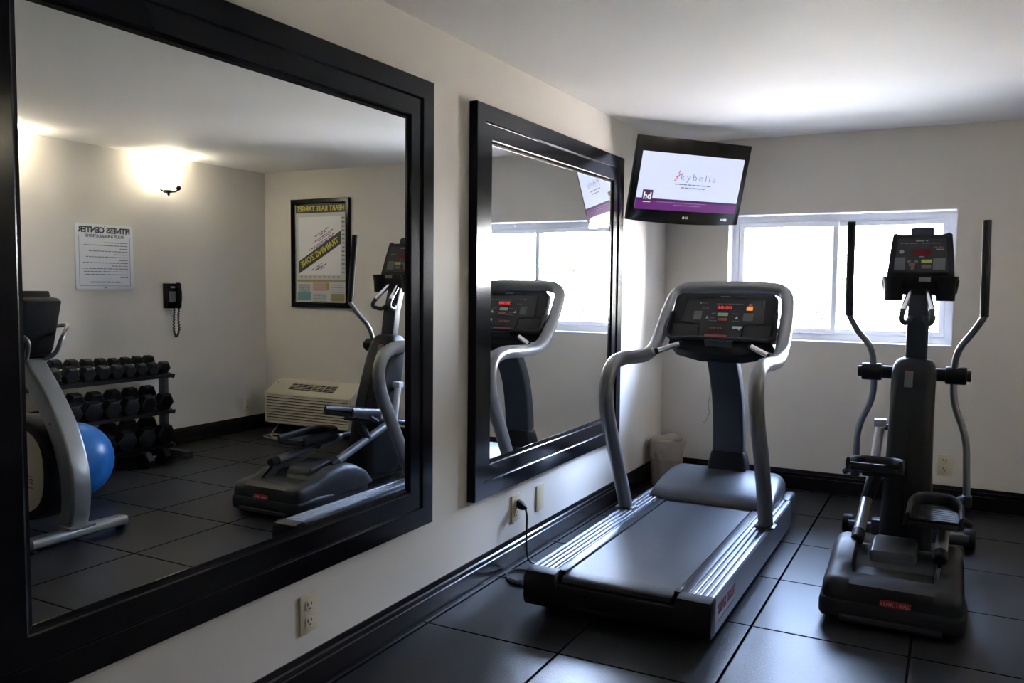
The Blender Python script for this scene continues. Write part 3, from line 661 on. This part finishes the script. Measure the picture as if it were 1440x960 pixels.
b = MB(); b.prism([(2.58, .985), (2.62, .925), (2.74, .955), (2.72, 1.03)], 'y', BY - .07, BY + .07, .01); b.build('column_collar', M['dark'], bk)

# ------------------------------------------------------------------ exercise ball
b = MB(); R = []; br = .245
n = 28
for k in range(1, n):
    a = math.pi * k / n; rr, z = br * math.sin(a), -br * math.cos(a)
    if abs(math.cos(a)) < .6: rr += .0015 * math.cos(k * math.pi)
    R.append([V((3.10 + rr * math.cos(2 * math.pi * j / 40), 2.985 + rr * math.sin(2 * math.pi * j / 40), .246 + z)) for j in range(40)])
ball = b.rings(R).build('exercise_ball', M['ball'], smooth=80); tag(ball, 'blue exercise ball on the floor between bike and dumbbell rack', 'ball')
b = MB(); b.lathe([(.014, 0), (.016, .003), (.012, .008), (.004, .009)], (0, 0, 0), 'z', 14, mx=Matrix.Translation((3.06, 2.955, .4865)) @ Matrix.Rotation(-.2, 4, 'X') @ Matrix.Rotation(-.17, 4, 'Y')); b.build('valve_plug', M['signw'], ball)

# ------------------------------------------------------------------ dumbbell rack
RX = 3.735
rk = thing('dumbbell_rack', 'three tier black and grey dumbbell rack under the wall phone', 'rack', (RX, 3.6, 0))
th_ = math.radians(13); dx, dz = V((math.cos(th_), 0, math.sin(th_))), V((-math.sin(th_), 0, math.cos(th_)))
RY0, RY1 = 2.96, 4.215
TIERS = [.700, .415, .150]     # height of the tray surface at its middle
for y in (RY0, RY1):
    b = MB(); b.box((RX - .03, y - .025, .04), (RX + .03, y + .025, .76), .006); b.box((3.44, y - .025, .012), (3.97, y + .025, .06), .008)
    b.box((3.44, y - .03, 0), (3.49, y + .03, .03), .006); b.box((3.92, y - .03, 0), (3.97, y + .03, .03), .006); b.build('end_frame', M['hood'], rk)
for z in TIERS:
    c_ = V((RX - .01, 0, z)); b = MB()
    mx = Matrix(((dx.x, 0, dz.x, c_.x), (0, 1, 0, 0), (dx.z, 0, dz.z, c_.z), (0, 0, 0, 1)))
    for u in (-.098, .098): b.box((u - .056, RY0 + .026, -.006), (u + .056, RY1 - .026, 0), 0, mx)
    b.box((-.160, RY0 + .026, -.02), (-.154, RY1 - .026, .008), 0, mx); b.box((.154, RY0 + .026, -.02), (.160, RY1 - .026, .02), 0, mx)
    for y in (RY0 + .03, RY1 - .03): b.box((-.154, y - .004, -.03), (.154, y + .004, -.006), 0, mx)
    b.build('tray', M['dark'], rk, smooth=0)

def dumbbell(r, hl, hw, name='dumbbell'):
    """six sided heads; axis along local x; r = half the distance across the flats"""
    root = bpy.data.objects.new(name, None); COL.objects.link(root)
    R0 = r / math.cos(math.pi / 6)
    for s in (-1, 1):
        b = MB(); R = []
        for x, k in ((hl, .80), (hl + .006, .93), (hl + .016, 1.), (hl + hw - .016, 1.), (hl + hw - .006, .93), (hl + hw, .74)):
            R.append([V((s * x, R0 * k * math.cos(math.pi / 3 * j + math.pi / 6 * 0 ), R0 * k * math.sin(math.pi / 3 * j))) for j in range(6)])
        b.rings(R); b.build('head', M['iron'], root, smooth=25)
    b = MB(); b.lathe([(.015, -hl - .01), (.013, -hl + .012), (.0165, -.02), (.0165, .02), (.013, hl - .012), (.015, hl + .01)], (0, 0, 0), 'x', 14); b.build('grip', M['chrome'], root, smooth=60)
    return root
ORD = ['first from the phone end', 'second from the phone end', 'third from the phone end', 'fourth from the phone end', 'fifth from the phone end', 'sixth from the phone end', 'seventh from the phone end', 'eighth from the phone end', 'ninth from the phone end', 'tenth from the phone end']
def row(tier, ys, rs, hl, hw, word, size):
    protos = {}
    for i, (y, r) in enumerate(zip(ys, rs)):
        lab = '%s black hex dumbbell on the %s tier, %s' % (size, word, ORD[i])
        loc = V((RX - .01, y, TIERS[tier])) + dz * (r + .0008)
        if r not in protos:
            d = protos[r] = dumbbell(r, hl, hw); d.location = loc; d.rotation_euler = (0, -th_, 0); d['label'] = lab
        else: d = dup_tree(protos[r], loc, lab)
        tag(d, lab, 'dumbbell', 'hex dumbbells on the rack')
row(0, [4.125, 4.02, 3.915, 3.81, 3.70, 3.585, 3.465, 3.335, 3.20], [.045, .045, .045, .045, .0485, .0505, .053, .057, .057], .055, .070, 'top', 'small')
row(1, [4.11, 3.955, 3.80, 3.645, 3.485, 3.325], [.066, .066, .066, .066, .069, .069], .06, .082, 'middle', 'medium')
row(2, [4.105, 3.93, 3.755, 3.58], [.0735] * 4, .06, .086, 'bottom', 'heavy')
d = dumbbell(.060, .06, .07); d.location = (3.505 - .03, 3.90, .0605); d.rotation_euler = (0, 0, math.radians(78)); tag(d, 'black hex dumbbell lying on the floor in front of the rack', 'dumbbell')

# ------------------------------------------------------------------ air conditioner
ac = thing('air_conditioner', 'cream through-wall air conditioner low on the back wall under the poster', 'air conditioner', (3.3, Y1 - .12, .08))
A0, A1, AF, AB = 2.785, 3.79, Y1 - .25, Y1 - .003
b = MB(); b.prism([(AF + .012, .10), (AF + .012, .385), (AF + .03, .40), (AF + .16, .478), (AF + .185, .49), (AB, .49), (AB, .085), (AF + .06, .085)], 'x', A0, A1, .008); b.build('casing', M['cream'], ac)
b = MB(); b.frame([(0, 0), (0, .014), (.004, .018), (.016, .018), (.018, .006), (.018, 0)], (A0 + .006, AF + .010, .108), (1, 0, 0), (0, 0, 1), (0, -1, 0), A1 - A0 - .012, .276)
for k in range(9):
    z = .134 + k * .0265
    b.prism([(AF - .006, z), (AF - .004, z + .013), (AF + .0085, z + .0165), (AF + .0085, z + .001)], 'x', A0 + .016, A1 - .016)
b.build('front_grille', M['cream'], ac, smooth=0)
b = MB(); b.box((A0 + .018, AF + .0085, .128), (A1 - .018, AF + .0115, .372)); b.build('grille_gap_shade', M['slot'], ac, smooth=0)  # dark sheet behind the slats, standing in for the shade between them
q = Plane((A0 + .50, AF + .095, .4405), (1, 0, 0), (0, .13, .078))
b = MB(); 
for k in range(4): q.box(b, -.265 + k * .135, -.044, -.140 + k * .135, .048, .0005, .003)
b.build('vent_opening', M['slot'], ac, smooth=0)
b = MB()
for j in range(4): q.box(b, -.265, -.034 + j * .024, .265, -.029 + j * .024, .003, .005)
for k in range(9): q.box(b, -.267 + k * .0663, -.044, -.263 + k * .0663, .048, .003, .005)
b.build('vent_bars', M['cream'], ac, smooth=0)
b = MB(); q2 = Plane((A1 - .10, AF + .095, .4405), (1, 0, 0), (0, .13, .078)); q2.box(b, -.05, -.01, .06, .03, .0005, .002, .0005); b.build('control_door', M['cream'], ac)
b = MB(); q2.box(b, .045, .036, .055, .044, .0005, .002); b.build('control_knob', M['slot'], ac, smooth=0)
b = MB(); b.box((3.15, AF + .06, 0), (3.35, AB - .02, .086), .004); b.build('floor_support', M['dark'], ac)
b = MB(); b.tube(catmull([(3.70, AF + .10, .09), (3.69, AF + .02, .03), (3.62, AF - .10, .0065), (3.50, AF - .16, .0065), (3.36, AF - .10, .0065), (3.42, AF - .04, .0065), (3.58, AF - .06, .0145), (3.66, AF - .13, .0065), (3.60, AF - .19, .0065), (3.40, AF - .22, .0065), (3.20, AF - .12, .0065), (3.12, AF + .04, .0065)], 6), .005, 8); b.build('power_cord', M['wcable'], ac)

# ------------------------------------------------------------------ framed poster
px0, px1, pz0, pz1 = 2.972, 3.660, 1.175, 2.173
po = thing('framed_poster', 'black framed heart rate poster on the back wall above the air conditioner', 'poster', ((px0 + px1) / 2, Y1, pz0))
b = MB(); b.frame([(0, 0), (0, .026), (.004, .03), (.036, .03), (.042, .026), (.044, .012), (.044, 0)], (px0, Y1 - .001, pz0), (1, 0, 0), (0, 0, 1), (0, -1, 0), px1 - px0, pz1 - pz0); b.build('poster_frame', M['frame'], po, smooth=0)
b = MB(); b.frame([(0, 0), (0, .014), (.004, .017), (.009, .012), (.009, 0)], (px0 + .043, Y1 - .001, pz0 + .043), (1, 0, 0), (0, 0, 1), (0, -1, 0), px1 - px0 - .086, pz1 - pz0 - .086); b.build('inner_fillet', M['chrome'], po, smooth=0)
q = Plane(((px0 + px1) / 2, Y1 - .009, (pz0 + pz1) / 2), (1, 0, 0), (0, 0, 1)); hw, hh = (px1 - px0) / 2 - .05, (pz1 - pz0) / 2 - .05
b = MB(); q.box(b, -hw, -hh, hw, hh, -.007, 0); sheet = b.build('poster_sheet', M['paper'], po, smooth=0)
b = MB(); q.box(b, -hw + .055, -.195, hw - .03, .335, 0, .0006); b.build('chart_field', M['paperw'], sheet, smooth=0)
b = MB(); q.box(b, -hw, .372, hw, hh, 0, .0006); q.poly(b, [(-hw + .055, .205), (-hw + .055, .085), (hw - .03, -.19), (hw - .03, -.075)], .0006, .0012); b.build('dark_band', M['ink'], sheet, smooth=0)
b = MB(); q.text(b, 'HEART RATE TARGET', .066, 0, .410, .0012, bold=.0012, squeeze=.88)
sl = V((hw * 2 - .085, -.265)).normalized()
text(b, 'TRAINING ZONE', .075, q.p(.012, .006, .0018), V((sl.x, 0, sl.y)), V((-sl.y, 0, sl.x)), bold=.0014, squeeze=.86); b.build('yellow_lettering', M['yellow'], sheet, smooth=0)
b = MB(); 
for i, (off, s0, s1) in enumerate(((.075, -.24, .10), (.115, -.24, .02), (.155, -.20, -.02), (-.10, .02, .16), (-.125, -.02, .12))):
    Up, Wp = V((sl.x, 0, sl.y)), V((-sl.y, 0, sl.x)); qq = Plane(q.p(.012, .006, .0012) + Wp * off, Up, Wp); qq.lines(b, [(s0, s1, 0), (s0 + .03, s1 - .05, -.016)], 0, .009, 40 + i)
b.build('purple_lettering', M['purple'], sheet, smooth=0)
b = MB()
for k in range(14): q.lines(b, [(-hw + .012, -hw + .045, .32 - k * .038)], .0006, .012, 60 + k)
for k in range(9): q.lines(b, [(-hw + .07 + k * .055, -hw + .10 + k * .055, -.218)], .0006, .012, 80 + k)
for r_ in range(7): q.lines(b, [(-.27, -.12, -.29 - r_ * .022), (-.07, .09, -.38 - r_ * .012), (.13, .27, -.29 - r_ * .01)], .0008, .006, 90 + r_)
b.build('small_print', M['inkgrey'], sheet, smooth=0)
b = MB(); q.box(b, -hw + .005, -.262, hw - .005, -.242, .0006, .0012); q.box(b, -.10, -.34, .09, -.27, .0002, .0008); q.box(b, -.28, -.44, -.12, -.37, .0002, .0007); b.build('olive_panel', M['olive'], sheet, smooth=0)
b = MB(); q.box(b, -.07, -.345, .085, -.268, .0008, .0012); b.build('rose_panel', M['rose'], sheet, smooth=0)
b = MB(); q.box(b, .115, -.435, .28, -.36, .0002, .0007); q.poly(b, [(.13, -.43), (.20, -.375), (.27, -.43), (.255, -.43), (.20, -.39), (.145, -.43)], .0007, .0011); b.build('teal_panel', M['teal'], sheet, smooth=0)

# ------------------------------------------------------------------ rules sign on the right wall
sg = thing('wall_sign', 'white fitness center rules sign on the wall by the black phone', 'sign', (W, 3.91, 1.335))
q = Plane((W - .009, 3.91, 1.585), (0, -1, 0), (0, 0, 1))
b = MB(); q.poly(b, [(p.x, p.y) for p in rrect((0, 0, 0), (1, 0, 0), (0, 1, 0), .25, .25, .014, 4)], -.008, 0, .001); bd = b.build('sign_board', M['signw'], sg)
b = MB(); q.text(b, 'FITNESS CENTER', .060, 0, .205, .0006, bold=.0024, squeeze=1.0); b.build('sign_title', M['ink'], bd, smooth=0)
b = MB(); q.text(b, 'RULES & REGULATIONS', .032, 0, .160, .0006, bold=.0012, squeeze=.98); fr_ = .0025
for (a0, b0, a1, b1) in ((-.222, .157, -.185, .160), (.185, .157, .222, .160), (-.222, -.222, -.219, .160), (.219, -.222, .222, .160), (-.222, -.225, .222, -.222)): q.box(b, a0, b0, a1, b1, .0002, .0008)
b.build('sign_border', M['inkgrey'], bd, smooth=0)
b = MB(); L = []
for i, w_ in enumerate((.21, .38, .07, .34, .12, .37, .08, .39, .15, .40, .39, .38, .07)): L.append((-.2, -.2 + w_, .112 - i * .0225))
q.lines(b, L, .0002, .006, 51); q.lines(b, [(-.13, .13, -.195)], .0002, .009, 52); b.build('sign_small_print', M['inkgrey'], bd, smooth=0)
b = MB(); 
for v in (.238, -.238): b.lathe([(.005, 0), (.004, -.002)], q.p(0, v, 0), 'x', 10)
b.build('screw', M['hood'], sg)

# ------------------------------------------------------------------ wall telephone
ph = thing('wall_telephone', 'black wall telephone with dangling cord above the dumbbell rack', 'telephone', (W, 4.51, 1.18))
b = MB(); b.prism([(W - .002, 1.175), (W - .055, 1.175), (W - .07, 1.20), (W - .062, 1.36), (W - .05, 1.385), (W - .002, 1.385)], 'y', 4.445, 4.565, .006); b.build('phone_body', M['gloss'], ph)
b = MB(); hp = fillet([(W - .074, 4.540, 1.20), (W - .098, 4.541, 1.235), (W - .098, 4.541, 1.33), (W - .074, 4.540, 1.365)], .03); b.tube(hp, [.02] * 3 + [.016] * (len(hp) - 6) + [.02] * 3, 12); b.lathe([(.028, 0), (.028, .02)], (W - .086, 4.540, 1.365), 'x', 14); b.lathe([(.028, 0), (.028, .02)], (W - .086, 4.540, 1.20), 'x', 14); b.build('handset', M['gloss'], ph)
b = MB(); b.box((W - .0695, 4.457, 1.230), (W - .060, 4.520, 1.318), .001)
for k in range(3):
    for j in range(4): b.box((W - .073, 4.462 + k * .02, 1.235 + j * .022), (W - .064, 4.475 + k * .02, 1.248 + j * .022), .002)
b.build('key_pad', M['keygrey'], ph)
b = MB(); b.box((W - .069, 4.475, 1.345), (W - .060, 4.515, 1.36)); b.build('phone_label', M['greyprint'], ph, smooth=0)
coil = []
base = catmull([(W - .05, 4.52, 1.175), (W - .04, 4.523, 1.09), (W - .035, 4.526, .99), (W - .035, 4.548, .932), (W - .045, 4.570, .99), (W - .05, 4.560, 1.09), (W - .078, 4.545, 1.18)], 14)
for i, p in enumerate(base): coil.append(p + V((.006 * math.sin(i * 1.9), .006 * math.cos(i * 1.9), 0)))
b = MB(); b.tube(coil, .0065, 6); b.build('coiled_cord', M['cable'], ph)

# ------------------------------------------------------------------ wall lamps
def sconce(y, label):
    r = thing('wall_lamp', label, 'lamp', (W, y, 2.12), 'wall lamps above the rack')
    b = MB(); b.box((W - .018, y - .03, 2.20), (W - .001, y + .03, 2.34), .006); b.tube([(W - .012, y, 2.24), (W - .03, y, 2.16), (W - .07, y, 2.138), (W - .118, y, 2.134)], .008, 8); b.tube([(W - .118, y, 2.134), (W - .205, y, 2.136), (W - .232, y, 2.150)], .007, 8)
    b.lathe([(.003, -.022), (.015, -.014), (.0205, 0), (.015, .014), (.003, .021)], (W - .236, y, 2.163), 'z', 14); b.lathe([(.004, -.03), (.010, -.024), (.010, .0), (.034, .008), (.04, .02)], (W - .118, y, 2.135), 'z', 16); b.build('lamp_bracket', M['dark'], r)
    b = MB(); b.lathe([(.036, .0), (.070, .02), (.096, .06), (.108, .12), (.112, .20), (.107, .20), (.102, .12), (.090, .065), (.066, .028), (.030, .008)], (W - .118, y, 2.15), 'z', 28, cap=False); b.build('lamp_shade', M['shade'], r, smooth=60)
    b = MB(); b.lathe([(.01, 0), (.02, .02), (.028, .05), (.02, .08), (.006, .09)], (W - .118, y, 2.18), 'z', 14); b.build('bulb', M['bulb'], r, smooth=60)
    li = bpy.data.lights.new('lamp_light', 'POINT'); li.energy = SCONCE; li.color = (1, .90, .74); li.shadow_soft_size = .03
    o = bpy.data.objects.new('lamp_light', li); COL.objects.link(o); o.parent = r; o.location = (-.118, 0, .20)
SCONCE = 5.0
sconce(4.425, 'glowing wall lamp high above the phone')
sconce(3.06, 'glowing wall lamp high above the blue exercise ball')

# ------------------------------------------------------------------ outlets and plates
def plate(c, U, N, kind, label, w=.088, h=.134):
    U, N = V(U), V(N); q = Plane(c, U, (0, 0, 1)); assert q.N.dot(N) > .9
    if kind == 'blank': r = thing('wall_plate', label, 'wall plate', c)
    else: r = thing('wall_outlet', label, 'outlet', c, 'ivory wall outlets')
    b = MB(); q.box(b, -w / 2, -h / 2, w / 2, h / 2, .0005, .008, .003); b.build('cover_plate', M['ivory'], r)
    if kind == 'blank':
        b = MB()
        for v in (-.045, .045): b.lathe([(.004, 0), (.004, .001)], q.p(0, v, .008), 'x', 10)
        b.build('screw', M['cream'], r); return
    b = MB(); 
    for s in (-1, 1): q.poly(b, [(p.x, p.y + s * .028) for p in rrect((0, 0, 0), (1, 0, 0), (0, 1, 0), .022, .018, .012, 4)], .008, .0102, .0006)
    rc_ = b.build('receptacle', M['cream'], r)
    b = MB()
    for s in (-1, 1):
        q.box(b, -.012, s * .028 - .001, -.008, s * .028 + .011, .0102, .0108); q.box(b, .007, s * .028, .0105, s * .028 + .010, .0102, .0108); q.box(b, -.003, s * .028 - .013, .003, s * .028 - .007, .0102, .0108)
    b.build('socket_pattern', M['slot'], rc_, smooth=0)
plate((0, 1.752, .275), (0, 1, 0), (1, 0, 0), 'o', 'empty ivory wall outlet low under the mirror that reflects the dumbbells')
plate((0, 3.275, .285), (0, 1, 0), (1, 0, 0), 'o', 'ivory wall outlet with a black plug in it')
plate((0, 3.553, .277), (0, 1, 0), (1, 0, 0), 'blank', 'blank narrow ivory wall plate beside the plugged outlet')
plate((1.897, Y1, .272), (1, 0, 0), (0, -1, 0), 'o', 'ivory wall outlet on back wall behind the elliptical')
plate((W, 5.37, .25), (0, -1, 0), (-1, 0, 0), 'o', 'ivory wall outlet in the corner beside the air conditioner')
plate((W, 4.40, .27), (0, -1, 0), (-1, 0, 0), 'o', 'ivory wall outlet low beside the dumbbell rack')

# treadmill lead
pc_ = thing('power_cord', 'black power cord from plugged outlet looping onto the floor by treadmill', 'cord', (.05, 3.25, 0))
b = MB(); b.rings([rrect((x, 3.285, .305 - (x - .012) * .4), (0, 1, 0), (0, 0, 1), a, a * 1.1, .008, 3) for x, a in ((.012, .017), (.035, .018), (.05, .012), (.06, .007))]); b.build('plug', M['dark'], pc_)
cord = catmull([(.055, 3.285, .285), (.063, 3.284, .24), (.066, 3.275, .15), (.075, 3.27, .05), (.10, 3.30, .008), (.16, 3.38, .006), (.25, 3.44, .006), (.40, 3.42, .006), (.55, 3.30, .006), (.52, 3.16, .006), (.38, 3.10, .006), (.24, 3.14, .006), (.12, 3.19, .006), (.055, 3.17, .006), (.05, 3.10, .006), (.10, 3.03, .006), (.20, 3.00, .006), (.32, 3.01, .006), (.42, 3.02, .006)], 8)
b = MB(); b.tube(cord, .0052, 8); b.build('cable', M['cable'], pc_)
b = MB(); b.tube([(.118, 3.025, .0112), (.165, 3.010, .0112)], .011, 10); b.build('connector', M['greyprint'], pc_)

# loose cord on the back wall
b = MB(); b.tube(catmull([(.372, Y1 - .006, 1.02), (.370, Y1 - .006, .85), (.366, Y1 - .006, .70), (.360, Y1 - .006, .60), (.352, Y1 - .006, .54), (.362, Y1 - .007, .49), (.350, Y1 - .007, .455), (.330, Y1 - .007, .415), (.312, Y1 - .008, .418)], 6), .003, 6)
o = b.build('hanging_cord', M['wcable']); tag(o, 'thin loose cord hanging down the back wall behind the treadmill post', 'cord')

# ------------------------------------------------------------------ waste bin
wbx, wby = .150, 5.30
bn = thing('waste_bin', 'small beige waste bin with crumpled liner in the room corner', 'bin', (wbx, wby, 0))
b = MB(); b.lathe([(.095, .003), (.105, .006), (.118, .295), (.123, .302), (.123, .31), (.116, .31), (.112, .29), (.095, .012)], (wbx, wby, 0), 'z', 28, cap=False); b.lathe([(.0, .004), (.10, .004), (.10, .011), (.0, .011)][1:3], (wbx, wby, 0), 'z', 28); b.build('bin_body', M['bin'], bn, smooth=40)
rn = random.Random(5); R = []
ph0 = [rn.uniform(0, 6.28) for _ in range(6)]
for i, (rr, z, am) in enumerate(((.1165, .19, .003), (.121, .22, .004), (.126, .26, .005), (.1285, .295, .004), (.129, .313, .003), (.127, .323, .005), (.121, .332, .006), (.114, .323, .004), (.109, .28, .003), (.104, .21, .002))):
    R.append([V((wbx + (rr + 1.6 * am * math.sin(3 * a + ph0[i % 6]) + am * .7 * math.sin(7 * a + ph0[(i + 2) % 6])) * math.cos(a), wby + (rr + 1.6 * am * math.sin(3 * a + ph0[i % 6]) + am * .7 * math.sin(7 * a + ph0[(i + 2) % 6])) * math.sin(a), z + (1.6 * am if i > 3 else am) * math.sin(2 * a + ph0[(i + 1) % 6]) + am * math.sin(5 * a))) for a in [2 * math.pi * k / 48 for k in range(48)]])
b = MB(); b.rings(R, cap=False); b.build('bin_liner', M['bag'], bn, smooth=60)

# ------------------------------------------------------------------ outdoors
o = struct(MB().box((-30, Y1 + TH + .001, -.35), (34, 60, -.25)).build('ground', M['pave'], smooth=0))
def shrub(x, y, h, w, n, m, label, seed):
    rn = random.Random(seed); r = thing('shrub', label, 'shrub', (x, y, -.25), 'shrubs outside the window')
    b = MB()
    for k in range(4):
        a = rn.uniform(0, 6.28); b.tube([(x, y, -.25), (x + .12 * w * math.cos(a), y + .12 * w * math.sin(a), h * .3), (x + .4 * w * math.cos(a), y + .4 * w * math.sin(a), h * .75)], [.03, .022, .008], 6)
    b.build('stem', M['bark'], r)
    t = bmesh.new()
    cl = [(V((x + rn.gauss(0, .38) * w, y + rn.gauss(0, .3) * w, rn.uniform(.15, 1) * h - .1)), rn.uniform(.18, .42) * w) for _ in range(16)]
    for k in range(n):
        c_, rr = rn.choice(cl); d = V((rn.gauss(0, 1), rn.gauss(0, 1), rn.gauss(0, 1))).normalized() * rr * rn.random() ** .5; p = c_ + d
        if p.z < -.2: continue
        u = V((rn.gauss(0, 1), rn.gauss(0, 1), rn.gauss(0, .6))).normalized(); v = u.cross(V((rn.gauss(0, 1), rn.gauss(0, 1), 1))).normalized(); s = rn.uniform(.035, .075)
        t.faces.new([t.verts.new(p - u * s), t.verts.new(p + v * s * .45), t.verts.new(p + u * s), t.verts.new(p - v * s * .45)])
    b = MB(); b.add(t); b.build('foliage', m, r, smooth=0)
shrub(.45, 10.2, 2.0, .5, 3000, M['leafa'], 'pale green shrub outside seen through the pane beside the television', 11)
shrub(1.75, 8.6, 1.75, .45, 3000, M['leafb'], 'grey green shrub outside beside the pale blue post', 12)
shrub(-2.2, 12.5, 2.6, .8, 3000, M['leafb'], 'tallest shrub outside, seen at the window jamb under the television', 13)
shrub(3.3, 11.6, 1.9, .8, 3000, M['leafa'], 'low shrub outside seen behind the elliptical console', 14)
lp_ = thing('signpost', 'pale blue post with a short crossbar outside the window', 'post', (1.27, 8.0, -.25))
b = MB(); b.tube([(1.27, 8.0, -.25), (1.27, 8.0, 1.92)], .03, 10); b.build('post_shaft', M['postpaint'], lp_)
b = MB(); b.box((1.20, 7.975, 1.74), (1.46, 8.025, 1.80), .01); b.build('crossbar', M['postpaint'], lp_)

# ------------------------------------------------------------------ light
wd = bpy.data.worlds.new('sky'); SC.world = wd; wd.use_nodes = True
t = wd.node_tree; bg = t.nodes['Background']
tcw = t.nodes.new('ShaderNodeTexCoord'); sx = t.nodes.new('ShaderNodeSeparateXYZ'); t.links.new(tcw.outputs['Generated'], sx.inputs[0])
cr_ = t.nodes.new('ShaderNodeValToRGB'); cr_.color_ramp.elements[0].position = 0.; cr_.color_ramp.elements[0].color = (1, 1, 1, 1); cr_.color_ramp.elements[1].position = .45; cr_.color_ramp.elements[1].color = (.46, .63, 1, 1)
t.links.new(sx.outputs[2], cr_.inputs[0]); t.links.new(cr_.outputs[0], bg.inputs[0])
mq = t.nodes.new('ShaderNodeMapRange'); mq.interpolation_type = 'SMOOTHSTEP'; mq.inputs[1].default_value = -.2; mq.inputs[2].default_value = .9; mq.inputs[3].default_value = 38.; mq.inputs[4].default_value = 170.
t.links.new(sx.outputs[0], mq.inputs[0]); t.links.new(mq.outputs[0], bg.inputs[1])   # brighter towards the sun's side
su = bpy.data.lights.new('sun', 'SUN'); su.energy = 300.; su.angle = .01; su.color = (1, .95, .88)
so = bpy.data.objects.new('sun', su); COL.objects.link(so)
so.rotation_euler = V((-.5, 1., -.74)).to_track_quat('-Z', 'Y').to_euler()
pr_ = bpy.data.lights.new('window_portal', 'AREA'); pr_.shape = 'RECTANGLE'; pr_.size = WX1 - WX0; pr_.size_y = WZ1 - WZ0; pr_.cycles.is_portal = True
po_ = bpy.data.objects.new('window_portal', pr_); COL.objects.link(po_); po_.location = ((WX0 + WX1) / 2, Y1 + TH, (WZ0 + WZ1) / 2); po_.rotation_euler = (-math.pi / 2, 0, 0)

# ------------------------------------------------------------------ camera
yaw, pitch, roll, f = .4866, .0671, .0102, 1175.08
fw = V((-math.sin(yaw) * math.cos(pitch), math.cos(yaw) * math.cos(pitch), -math.sin(pitch))); ri = V((math.cos(yaw), math.sin(yaw), 0)); up = ri.cross(fw)
r2 = ri * math.cos(roll) + up * math.sin(roll); u2 = up * math.cos(roll) - ri * math.sin(roll)
cam = bpy.data.cameras.new('camera'); cam.sensor_width = 36; cam.lens = f * 36 / 1440; cam.clip_start = .05; cam.clip_end = 200
co = bpy.data.objects.new('camera', cam); COL.objects.link(co); SC.camera = co
co.matrix_world = Matrix(((r2.x, u2.x, -fw.x, 1.9119), (r2.y, u2.y, -fw.y, -.389), (r2.z, u2.z, -fw.z, 1.3979), (0, 0, 0, 1)))

vs = SC.view_settings
SC.display_settings.display_device = 'sRGB'; vs.view_transform = 'Standard'; vs.look = 'None'; vs.gamma = 1; vs.use_curve_mapping = False
vs.exposure = 0.26
SC.cycles.max_bounces = 14; SC.cycles.diffuse_bounces = 6; SC.cycles.glossy_bounces = 6; SC.cycles.transparent_max_bounces = 12
SC.cycles.use_denoising = True; SC.cycles.sample_clamp_indirect = 0; SC.cycles.sample_clamp_direct = 0
